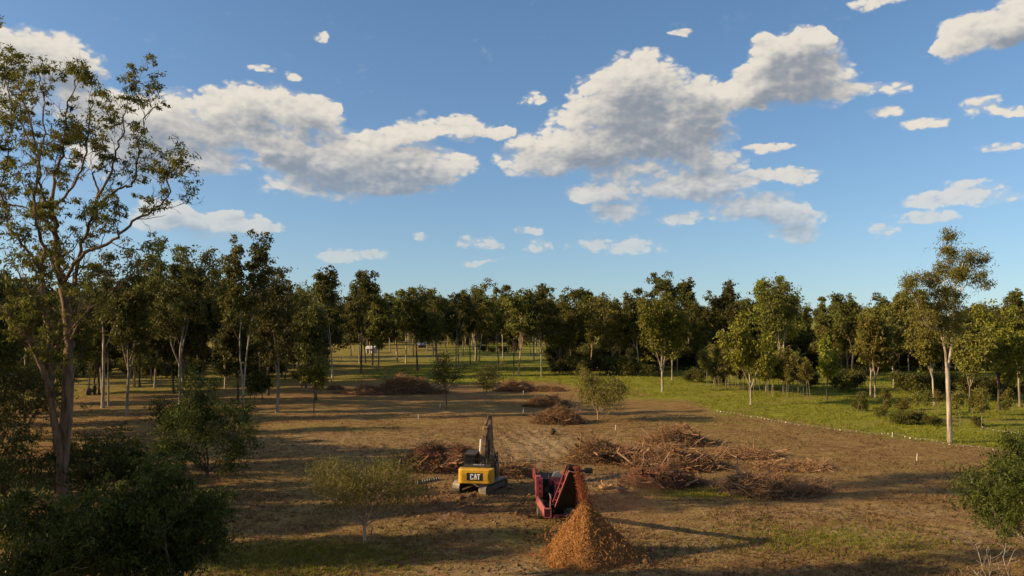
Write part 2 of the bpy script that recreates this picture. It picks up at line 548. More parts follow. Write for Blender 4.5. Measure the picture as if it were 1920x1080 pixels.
def vnoise(x, y, scale, seed):
    """smooth value noise on arrays"""
    x = np.asarray(x, float) / scale + seed * 17.3
    y = np.asarray(y, float) / scale + seed * 9.7
    xi, yi = np.floor(x).astype(np.int64), np.floor(y).astype(np.int64)
    fx, fy = x - xi, y - yi
    fx, fy = fx * fx * (3 - 2 * fx), fy * fy * (3 - 2 * fy)

    def h(i, j):
        n = (i * 374761393 + j * 668265263 + seed * 144665) & 0xffffffff
        n = ((n ^ (n >> 13)) * 1274126177) & 0xffffffff
        return ((n ^ (n >> 16)) & 0xffff) / 65535.0
    return (h(xi, yi) * (1 - fx) + h(xi + 1, yi) * fx) * (1 - fy) + (h(xi, yi + 1) * (1 - fx) + h(xi + 1, yi + 1) * fx) * fy


def sstep(x, a_, b_):
    t = np.clip((np.asarray(x, float) - a_) / (b_ - a_), 0, 1)
    return t * t * (3 - 2 * t)


def poly_sd(x, y, poly):
    """signed distance, positive inside"""
    x = np.asarray(x, float); y = np.asarray(y, float)
    d = np.full(x.shape, 1e9); ins = np.zeros(x.shape, bool)
    n = len(poly)
    for i in range(n):
        ax, ay = poly[i]; bx, by = poly[(i + 1) % n]
        ex, ey = bx - ax, by - ay
        t = np.clip(((x - ax) * ex + (y - ay) * ey) / (ex * ex + ey * ey), 0, 1)
        d = np.minimum(d, (x - ax - t * ex) ** 2 + (y - ay - t * ey) ** 2)
        c = ((ay > y) != (by > y)) & (x < (bx - ax) * (y - ay) / (by - ay + 1e-12) + ax)
        ins ^= c
    return np.where(ins, 1, -1) * np.sqrt(d)


CLEARED = [tuple(G(*q)[:2]) for q in ((-260, 790), (60, 760), (250, 745), (420, 735), (560, 722), (700, 712), (880, 722), (1000, 716), (1120, 728), (1200, 745), (1300, 755), (1360, 772), (1420, 781), (1545, 803), (1670, 814), (1782, 833), (1864, 843), (2300, 890), (3600, 1080))] + [(70, 15), (-60, 15)]
EXC = G(896, 918)
GRI = G(1040, 972)
CHIP = G(1096, 1036)


RUTS = [((1008, 862), (950, 798), (-2.4, -.4, 1.3, 3.1)), ((1560, 948), (1900, 1020), (-1.2, .9)), ((1240, 1000), (1500, 955), (-1.0, 1.0)), ((1040, 800), (1100, 745), (-1.1, 1.0)),
        ((880, 935), (700, 1000), (-1.3, 1.2)), ((1200, 1072), (1600, 1040), (-.9, 1.0)), ((1000, 870), (1180, 800), (-1.2, 1.1)), ((640, 840), (930, 800), (-1.2, 1.1))]


def ruts(x, y):
    """depth 0..1 of wheel and track marks"""
    x = np.asarray(x, float); y = np.asarray(y, float)
    out = np.zeros(x.shape)
    for n_, (pa, pb, offs) in enumerate(RUTS):
        t0, t1 = G(*pa), G(*pb)
        ex, ey = t1.x - t0.x, t1.y - t0.y
        ln = math.hypot(ex, ey)
        s = ((x - t0.x) * ex + (y - t0.y) * ey) / ln
        o = ((x - t0.x) * ey - (y - t0.y) * ex) / ln
        win = sstep(s, -3, 3) * (1 - sstep(s, ln * 0.75, ln * 1.2))
        for k_, off in enumerate(offs):
            c_ = off + 0.5 * np.sin(s * 0.16 + n_ * 2 + k_ * .4) + 0.25 * (vnoise(s, s * 0 + off, 1.5, 8 + n_) - .5)
            out = np.maximum(out, win * (0.65 if n_ else 1.0) * np.exp(-((o - c_) / 0.30) ** 2) * (0.55 + 0.7 * vnoise(x, y, 1.2, 9)))
    return out


def ground_z(x, y):
    x = np.asarray(x, float); y = np.asarray(y, float)
    z = 0.5 * (vnoise(x, y, 38, 1) - 0.5) + 0.16 * (vnoise(x, y, 7, 2) - 0.5) + 0.09 * (vnoise(x, y, 2.1, 3) - 0.5)
    ch = np.exp(-(((x - EXC.x) / 9.0) ** 2 + ((y - EXC.y + 2.5) / 6.0) ** 2))
    z = z + ch * (0.38 * (vnoise(x + 0.5 * y, y * 2.2, 2.4, 4) - 0.5) + 0.07 * (vnoise(x, y, 0.9, 5) - 0.5))
    z = z - 0.20 * ruts(x, y)
    far = sstep(y, 210, 700)
    return z * (1 - far)


def gz(x, y):
    return float(ground_z(np.array([x]), np.array([y]))[0])


def on_ground(px, py):
    q = G(px, py)
    q.z = gz(q.x, q.y)
    return q


def axis(dense_lo, dense_hi, step, lo, hi, grow=1.13):
    a_ = list(np.arange(dense_lo, dense_hi + 1e-6, step))
    s = step; x = a_[-1]
    while x < hi:
        s *= grow; x += s; a_.append(x)
    s = step; x = a_[0]; b_ = []
    while x > lo:
        s *= grow; x -= s; b_.append(x)
    return np.array(b_[::-1] + a_)


def build_ground():
    xs = axis(-56, 60, 0.48, -3500, 3500, 1.16)
    ys = np.concatenate([axis(40, 112, 0.48, -600, 112, 1.2)[:-1], axis(112, 114, 0.6, 112, 4200, 1.03)])
    X, Y = np.meshgrid(xs, ys)
    Z = ground_z(X, Y)
    v = np.stack([X, Y, Z], -1).reshape(-1, 3)
    nx, ny = len(xs), len(ys)
    i = np.arange(ny - 1)[:, None] * nx + np.arange(nx - 1)[None, :]
    q = np.stack([i, i + 1, i + nx + 1, i + nx], -1).reshape(-1, 4)
    x, y = v[:, 0], v[:, 1]
    sd = poly_sd(x, y, CLEARED)
    wob = (vnoise(x, y, 11, 11) - 0.5) * 12 + (vnoise(x, y, 2.5, 12) - 0.5) * 4
    grass = 1 - sstep(sd + wob, -5.5, 4.5)
    # the left-hand paddock is drier, the right-hand verge lush
    lush = grass * (0.40 + 0.60 * sstep(x, -45, 0)) * (0.75 + 0.5 * (vnoise(x, y, 6, 13) - 0.35))
    for (px, py, rx, ry, w) in ((540, 1040, 8, 4, 0.30), (1320, 925, 5.5, 2.0, 0.30), (1560, 1010, 7, 4, 0.22), (1000, 1000, 6, 3, 0.25), (640, 800, 14, 6, 0.22), (1150, 705, 12, 5, 0.3), (1330, 790, 10, 10, 0.25)):
        c = G(px, py)
        lush = np.maximum(lush, w * np.exp(-((x - c.x) / rx) ** 2 - ((y - c.y) / ry) ** 2) * (0.5 + vnoise(x, y, 2, 14)))
    pale = np.zeros(len(x))
    for (px, py, rx, ry, w) in ((1010, 835, 5, 14, 0.9), (1130, 905, 5, 4, 0.8), (1700, 1000, 9, 2.2, 0.8), (1600, 960, 8, 2, 0.5), (900, 770, 30, 2, 0.3), (1000, 1065, 7, 1.6, 0.6), (1270, 1010, 6, 3, 0.4), (600, 830, 16, 8, 0.35)):
        c = G(px, py)
        pale = np.maximum(pale, w * np.exp(-((x - c.x) / rx) ** 2 - ((y - c.y) / ry) ** 2))
    pale = np.maximum(pale, 0.85 * np.clip(ruts(x, y + 0.55) - 0.1, 0, 1))
    dark = np.zeros(len(x))
    for (px, py, rx, ry, w) in ((860, 945, 10, 5, 0.9), (830, 885, 6, 4, 0.8), (1250, 880, 12, 8, 0.5), (1450, 910, 9, 6, 0.5), (760, 735, 18, 10, 0.7), (1040, 775, 9, 9, 0.5)):
        c = G(px, py)
        dark = np.maximum(dark, w * np.exp(-((x - c.x) / rx) ** 2 - ((y - c.y) / ry) ** 2))
    me = mesh('ground', v, q, smooth=True, vert_attr={'lush': np.clip(lush, 0, 1), 'pale': pale, 'churn': dark})
    # material
    m, N, L, out = mat('ground')
    tc = N.new('ShaderNodeTexCoord')
    ob = tc.outputs['Object']

    def att(k):
        t = N.new('ShaderNodeAttribute'); t.attribute_name = k
        return t.outputs['Fac']

    def mixc(f, a_, b_):
        x_ = N.new('ShaderNodeMix'); x_.data_type = 'RGBA'
        for sock, val in ((x_.inputs[0], f), (x_.inputs[6], a_), (x_.inputs[7], b_)):
            if isinstance(val, bpy.types.NodeSocket):
                L.new(val, sock)
            else:
                sock.default_value = val if not isinstance(val, tuple) else (*val, 1)
        return x_.outputs[2]

    def rng_(f, a_, b_, c_=0.0, d_=1.0):
        x_ = N.new('ShaderNodeMapRange')
        L.new(f, x_.inputs[0])
        for k, val in zip((1, 2, 3, 4), (a_, b_, c_, d_)):
            x_.inputs[k].default_value = val
        return x_.outputs[0]

    def mth(op, a_, b_):
        x_ = N.new('ShaderNodeMath'); x_.operation = op; x_.use_clamp = True
        for sock, val in ((x_.inputs[0], a_), (x_.inputs[1], b_)):
            if isinstance(val, bpy.types.NodeSocket):
                L.new(val, sock)
            else:
                sock.default_value = val
        return x_.outputs[0]

    mp = N.new('ShaderNodeMapping'); mp.inputs['Scale'].default_value = (0.55, 1.0, 1.0)
    L.new(ob, mp.inputs[0])
    n_big = noise(N, L, mp.outputs[0], 0.16, 4, 0.6).outputs['Fac']
    n_mid = noise(N, L, mp.outputs[0], 0.9, 5, 0.65).outputs['Fac']
    n_fine = noise(N, L, ob, 4.5, 5, 0.7).outputs['Fac']
    base = mixc(rng_(n_big, 0.38, 0.60), (0.205, 0.100, 0.040), (0.250, 0.168, 0.050))
    base = mixc(rng_(n_mid, 0.40, 0.68), base, (0.365, 0.245, 0.090))
    base = mixc(rng_(n_fine, 0.52, 0.33), base, (0.085, 0.047, 0.024))
    base = mixc(mth('MULTIPLY', att('churn'), rng_(n_mid, 0.35, 0.60)), base, (0.120, 0.056, 0.034))
    base = mixc(mth('MULTIPLY', att('pale'), rng_(n_mid, 0.30, 0.58)), base, (0.36, 0.255, 0.150))
    gcol = mixc(rng_(n_mid, 0.35, 0.66), (0.150, 0.158, 0.014), (0.295, 0.285, 0.034))
    gcol = mixc(rng_(n_big, 0.50, 0.66), gcol, (0.230, 0.190, 0.045))
    gcol = mixc(rng_(n_fine, 0.46, 0.30), gcol, (0.045, 0.058, 0.012))
    gf = mth('MULTIPLY', att('lush'), rng_(n_fine, 0.30, 0.55, 0.65, 1.25))
    col = mixc(rng_(gf, 0.12, 0.62), base, gcol)
    b = N.new('ShaderNodeBsdfPrincipled')
    b.inputs['Roughness'].default_value = 0.95
    b.inputs['Specular IOR Level'].default_value = 0.1
    L.new(col, b.inputs['Base Color'])
    h = N.new('ShaderNodeMath'); h.operation = 'MULTIPLY_ADD'
    L.new(n_mid, h.inputs[0]); h.inputs[1].default_value = 1.6; L.new(n_fine, h.inputs[2])
    bp = N.new('ShaderNodeBump'); bp.inputs['Strength'].default_value = 1.0; bp.inputs['Distance'].default_value = 0.26
    L.new(h.outputs[0], bp.inputs['Height']); L.new(bp.outputs[0], b.inputs['Normal'])
    L.new(b.outputs[0], out.inputs[0])
    o = link('ground', me, m)
    tag(o, kind='structure')


build_ground()


def blades(name, n, pick, h, w, matname, label, cat, seed, lean=0.5):
    """tufts of separate blades; pick(rs, n) -> x, y"""
    r = np.random.RandomState(seed)
    x, y = pick(r, n)
    z = ground_z(x, y)
    k = 4
    c = np.repeat(np.stack([x, y, z], 1), k, 0)
    m_ = len(c)
    c[:, :2] += r.normal(0, 0.09, (m_, 2))
    an = r.uniform(0, 2 * np.pi, m_)
    d = np.stack([np.cos(an), np.sin(an), np.zeros(m_)], 1)
    hh = (np.repeat(r.uniform(0.5, 1.25, len(x)), k) * h * r.uniform(0.6, 1.1, m_))[:, None]
    ww = (w * r.uniform(0.6, 1.3, m_))[:, None]
    ln = r.normal(0, lean, (m_, 2))
    tip = c + np.concatenate([ln * hh, hh], 1)
    v = np.stack([c - d * ww, c + d * ww, tip], 1).reshape(-1, 3)
    t = np.arange(m_ * 3).reshape(-1, 3)
    tint = np.clip(np.repeat(r.uniform(0, 1, len(x)), k) * 0.7 + r.uniform(0, 0.3, m_), 0, 1)
    o = link(name, mesh(name, v, tris=t, face_attr={'tint': tint}), MATS[matname])
    tag(o, label, cat, kind='stuff')


def in_view(r, n, y0, y1, power=1.0):
    y = y0 + (y1 - y0) * r.uniform(0, 1, n) ** power
    x = r.uniform(-0.70, 0.70, n) * y
    return x, y


def pick_straw(r, n):
    x, y = in_view(r, n * 3, 42, 125, 1.5)
    sd = poly_sd(x, y, CLEARED)
    g = (sd > -1) & (vnoise(x, y, 5, 21) + 0.35 * r.uniform(-1, 1, len(x)) > 0.48) & (np.hypot(x - CHIP.x, y - CHIP.y) > 3.6)
    return x[g][:n], y[g][:n]


def pick_green(r, n):
    x, y = in_view(r, n * 4, 75, 235, 1.2)
    sd = poly_sd(x, y, CLEARED)
    g = (sd < 1.5 * r.uniform(-1, 1, len(x))) & (x > -40) & (vnoise(x, y, 4, 22) > 0.3)
    return x[g][:n], y[g][:n]


def pick_patch(r, n):
    xs_, ys_ = [], []
    for (px, py, rx, ry, k) in ((540, 1045, 8, 4, 0.40), (1320, 925, 5, 2.0, 0.12), (1560, 1010, 8, 4, 0.22)):
        c = G(px, py); m_ = int(n * k)
        xs_.append(c.x + r.normal(0, rx * 0.6, m_)); ys_.append(c.y + r.normal(0, ry * 0.6, m_))
    return np.concatenate(xs_), np.concatenate(ys_)


blades('dry_grass', 24000, pick_straw, 0.24, 0.04, 'straw_blade', 'dry straw-coloured grass stubble over the cleared ground', 'grass', 31, 0.9)
blades('green_grass', 22000, pick_green, 0.32, 0.05, 'green_blade', 'bright green grass beyond the cleared ground', 'grass', 32, 0.5)
blades('grass_patch', 7000, pick_patch, 0.22, 0.03, 'green_blade', 'thin green regrowth in patches on the brown soil', 'grass', 33, 0.6)


def litter():
    r = np.random.RandomState(41)
    x, y = in_view(r, 16000, 42, 128, 1.3)
    sd = poly_sd(x, y, CLEARED)
    g = (sd > 0) & (vnoise(x, y, 6, 23) + 0.4 * r.uniform(-1, 1, len(x)) > 0.42)
    x, y = x[g], y[g]
    n = len(x)
    an = r.uniform(0, np.pi, n)
    L_ = r.uniform(0.12, 0.5, n) * np.where(r.uniform(0, 1, n) < 0.08, 3.0, 1.0)
    b = Buf()
    b.slivers(np.stack([x, y, ground_z(x, y) + 0.02], 1), np.stack([np.cos(an), np.sin(an), r.normal(0, 0.12, n)], 1), L_, r.uniform(0.012, 0.03, n))
    tag(link('ground_litter', b.mesh('ground_litter', False), MATS['dead_brush']), 'broken twigs and bark bits strewn over the cleared soil', 'litter', kind='stuff')


litter()


def clods():
    r = np.random.RandomState(43)
    X, Y, S = [], [], []
    for (px, py, rx, ry, n, s) in ((880, 940, 7, 3, 900, .16), (960, 905, 4, 3, 350, .14), (800, 930, 5, 3, 350, .13), (1150, 905, 4, 2, 120, .14), (1010, 1060, 6, 1.5, 200, .12), (1480, 960, 12, 8, 300, .10), (640, 930, 10, 6, 260, .11), (1200, 860, 16, 6, 300, .12)):
        c = G(px, py)
        X.append(c.x + r.normal(0, rx, n)); Y.append(c.y + r.normal(0, ry, n)); S.append(s * .62 * r.lognormal(0, .5, n))
    X, Y, S = (np.concatenate(a_) for a_ in (X, Y, S))
    n = len(X)
    oc = np.array([(1, 0, 0), (0, 1, 0), (-1, 0, 0), (0, -1, 0), (0, 0, 1), (0, 0, -.5)], float)
    fc = np.array([(0, 1, 4), (1, 2, 4), (2, 3, 4), (3, 0, 4), (1, 0, 5), (2, 1, 5), (3, 2, 5), (0, 3, 5)])
    v = oc[None] * (S[:, None, None] * r.uniform(.5, 1.3, (n, 6, 1))) * np.array([1.2, 1.2, .8]) + r.normal(0, .02, (n, 6, 3))
    v = v + np.stack([X, Y, ground_z(X, Y)], 1)[:, None, :]
    t = (fc[None] + (np.arange(n) * 6)[:, None, None]).reshape(-1, 3)
    tag(link('soil_clods', mesh('soil_clods', v.reshape(-1, 3), tris=t), MATS['clod']), 'loose dark soil clods churned up around the machines', 'soil', kind='stuff')


clods()

# ================================================================== trees
def unit(v):
    return v / (np.linalg.norm(v) + 1e-9)


def stick(r, p, d, L, k, wob, up):
    """a wandering line of k steps from p along d"""
    pts = [np.array(p, float)]
    d = unit(np.array(d, float))
    for _ in range(k):
        d = unit(d + r.normal(0, wob, 3) + np.array([0, 0, up]))
        pts.append(pts[-1] + d * L / k)
    return np.array(pts), d


def side_dir(r, d, ang, az=None):
    """a direction at ang from d"""
    ref = np.array([0, 0, 1.0]) if abs(d[2]) < 0.9 else np.array([1.0, 0, 0])
    u = unit(np.cross(d, ref)); w = np.cross(d, u)
    az = r.uniform(0, 2 * np.pi) if az is None else az
    return unit(d * math.cos(ang) + (u * math.cos(az) + w * math.sin(az)) * math.sin(ang))


def skeleton(r, fork, leaders, spread, kids=6, twigs=4, wob=0.10, up=0.10, low=0.14, bend=0.03, tw=0.5):
    """unit-height tree: list of lines (pts, r0, r1, level, limb) and tips"""
    lines, tips = [], []
    tp, td = stick(r, (0, 0, 0), (r.normal(0, bend), r.normal(0, bend), 1), fork, 6, bend, 0.05)
    lines.append((tp, 1.0, 0.72, 0, -1))
    az0 = r.uniform(0, 2 * np.pi)
    for i in range(leaders):
        s = 1.0 if i < 2 else r.uniform(0.72, 1.0)
        start = tp[0] + (tp[-1] - tp[0]) * s if s < 1 else tp[-1]
        if s < 1:
            k = s * (len(tp) - 1); j = int(k)
            start = tp[j] + (tp[min(j + 1, len(tp) - 1)] - tp[j]) * (k - j)
        ang = spread * r.uniform(0.55, 1.15) * (0.45 if i == 0 else 1.0)
        d = side_dir(r, unit(np.array([td[0], td[1], 1.0])), ang, az0 + i * 2 * np.pi / leaders + r.normal(0, 0.35))
        L = (1 - fork) * r.uniform(0.82, 1.02) * (1.0 if i < 2 else 0.85)
        lp, ld = stick(r, start, d, L, 7, wob, up)
        r0 = 0.62 if i == 0 else r.uniform(0.4, 0.55)
        lines.append((lp, r0, 0.10, 1, i))
        tips.append((lp[-1], 1.0))
        for kk in range(kids):
            t = low + (1 - low) * (kk + r.uniform(0, 1)) / kids
            k = t * (len(lp) - 1); j = min(int(k), len(lp) - 2)
            q = lp[j] + (lp[j + 1] - lp[j]) * (k - j)
            dd = side_dir(r, unit(lp[j + 1] - lp[j]), r.uniform(0.55, 1.05))
            LL = L * r.uniform(0.26, 0.46) * (1.15 - 0.55 * t)
            cp, cd = stick(r, q, dd, LL, 5, wob * 1.4, up * 1.3)
            cr = r0 * (1 - 0.8 * t) * 0.5
            lines.append((cp, cr, 0.05, 2, i))
            tips.append((cp[-1], 0.9))
            tips.append((cp[3], 0.9))
            for _ in range(twigs):
                tt = r.uniform(0.3, 1.0)
                k = tt * (len(cp) - 1); j = min(int(k), len(cp) - 2)
                q2 = cp[j] + (cp[j + 1] - cp[j]) * (k - j)
                d2 = side_dir(r, unit(cp[j + 1] - cp[j]), r.uniform(0.5, 1.1))
                tp2, _d = stick(r, q2, d2, LL * r.uniform(0.3, 0.6) * (tw / 0.5), 3, wob * 1.6, up)
                lines.append((tp2, cr * 0.45, 0.03, 3, i))
                tips.append((tp2[-1], 0.8))
    return lines, tips


def leaf_cloud(r, tips, size, n, leaf, droop=0.7, bare=0.0, flat=0.65, sub=5, width=0.36, clumpy=0.30):
    """leaf quads round the tips (in metres)"""
    keep = [t for t in tips if r.uniform() >= bare]
    if not keep:
        keep = tips
    T = np.array([t[0] for t in keep]); S = np.array([t[1] for t in keep]) * size * r.uniform(0.7, 1.25, len(keep))
    per = max(1, int(n / len(keep) / sub))
    nc = len(keep)
    sc_ = np.repeat(T, sub, 0) + r.normal(0, 1, (nc * sub, 3)) * np.repeat(S, sub)[:, None] * np.array([0.55, 0.55, 0.42 * flat / 0.65])
    ss = np.repeat(S, sub)
    st = r.uniform(0, 1, nc * sub)
    c = np.repeat(sc_, per, 0) + r.normal(0, 1, (nc * sub * per, 3)) * np.repeat(ss, per)[:, None] * clumpy * np.array([1, 1, flat])
    m_ = len(c)
    ax = r.normal(0, 0.75, (m_, 3)); ax[:, 2] -= droop
    ax /= np.linalg.norm(ax, axis=1)[:, None]
    pr = np.cross(ax, r.normal(0, 1, (m_, 3))); pr /= np.linalg.norm(pr, axis=1)[:, None] + 1e-9
    L = (leaf * r.uniform(0.6, 1.3, m_))[:, None]
    mid = c + ax * L * 0.45
    v = np.stack([c, mid + pr * L * width * 0.5, c + ax * L, mid - pr * L * width * 0.5], 1).reshape(-1, 3)
    q = np.arange(m_ * 4).reshape(-1, 4)
    tint = np.clip(np.repeat(st, per) * 0.55 + r.uniform(0, 0.45, m_), 0, 1)
    return v, q, tint


def fit(lines, tips, H, W, lean=(0, 0), clump=0.8):
    """scale a unit skeleton to height H and crown width W"""
    T = np.array([t[0] for t in tips])
    top = np.percentile(T[:, 2], 99)
    kz = (H - clump * 0.8) / top
    ext = np.percentile(np.hypot(T[:, 0] - T[:, 0].mean(), T[:, 1] - T[:, 1].mean()), 96)
    kx = max(0.5, (W / 2 - clump * 0.7)) / ext

    def f(p):
        p = np.array(p, float)
        z = p[..., 2] * kz
        return np.stack([p[..., 0] * kx + lean[0] * (z / H) ** 1.3, p[..., 1] * kx + lean[1] * (z / H) ** 1.3, z], -1)
    return [(f(l[0]), l[1], l[2], l[3], l[4]) for l in lines], [(f(t[0]), t[1]) for t in tips]


SIDES = {0: 9, 1: 6, 2: 4, 3: 3}


def make_tree(name, seed, H, W, trunk_r, leafmat, barkmat, fork=0.45, leaders=3, spread=0.5, n=9000, leaf=0.35, clump=None,
              bare=0.06, lean=(0, 0), limbs=True, droop=0.7, minr=0.012, sub=5, width=0.46, flat=0.65, clumpy=0.30, **kw):
    r = np.random.RandomState(seed)
    lines, tips = skeleton(r, fork * (0.72 if H > 11 and name != 'bush' else 1.0), leaders, spread, **kw)
    clump = clump or 0.085 * W + 0.35
    lines, tips = fit(lines, tips, H, W, lean, clump)
    root = empty(name)
    groups = {}
    for (p, r0, r1, lev, limb) in lines:
        key = limb if limbs else -1
        b = groups.setdefault(key, Buf())
        k = len(p)
        rad = np.maximum(trunk_r * np.linspace(r0, r1, k), minr * (1.6 if lev < 3 else 1.0))
        if lev == 0:
            rad[0] *= 1.35
            p = p.copy(); p[0, 2] -= 0.25
        b.tube(p, rad, SIDES[lev])
    for key in sorted(groups):
        nm = 'trunk' if key == -1 else 'limb'
        link(nm, groups[key].mesh(nm), MATS[barkmat], root)
    v, q, tint = leaf_cloud(r, tips, clump, n, leaf, droop, bare, sub=sub, width=width, flat=flat, clumpy=clumpy)
    link('crown', mesh('crown', v, q, face_attr={'tint': tint}), MATS[leafmat], root)
    return root


def copy_tree(src, loc, rz=0.0, s=(1, 1, 1)):
    o = src.copy(); COL.objects.link(o)
    o.location = loc; o.rotation_euler = (math.sin(rz * 7.1) * .05, math.cos(rz * 5.3) * .05, rz); o.scale = s
    for ch in src.children:
        c = ch.copy(); COL.objects.link(c); c.parent = o
    return o


def from_photo(px, base, top, wpx):
    """place, height and crown width from the base, top and width in the photo"""
    q = on_ground(px, base)
    t = P(px, top, q.y)
    return q, t.z - q.z, wpx / F * q.y


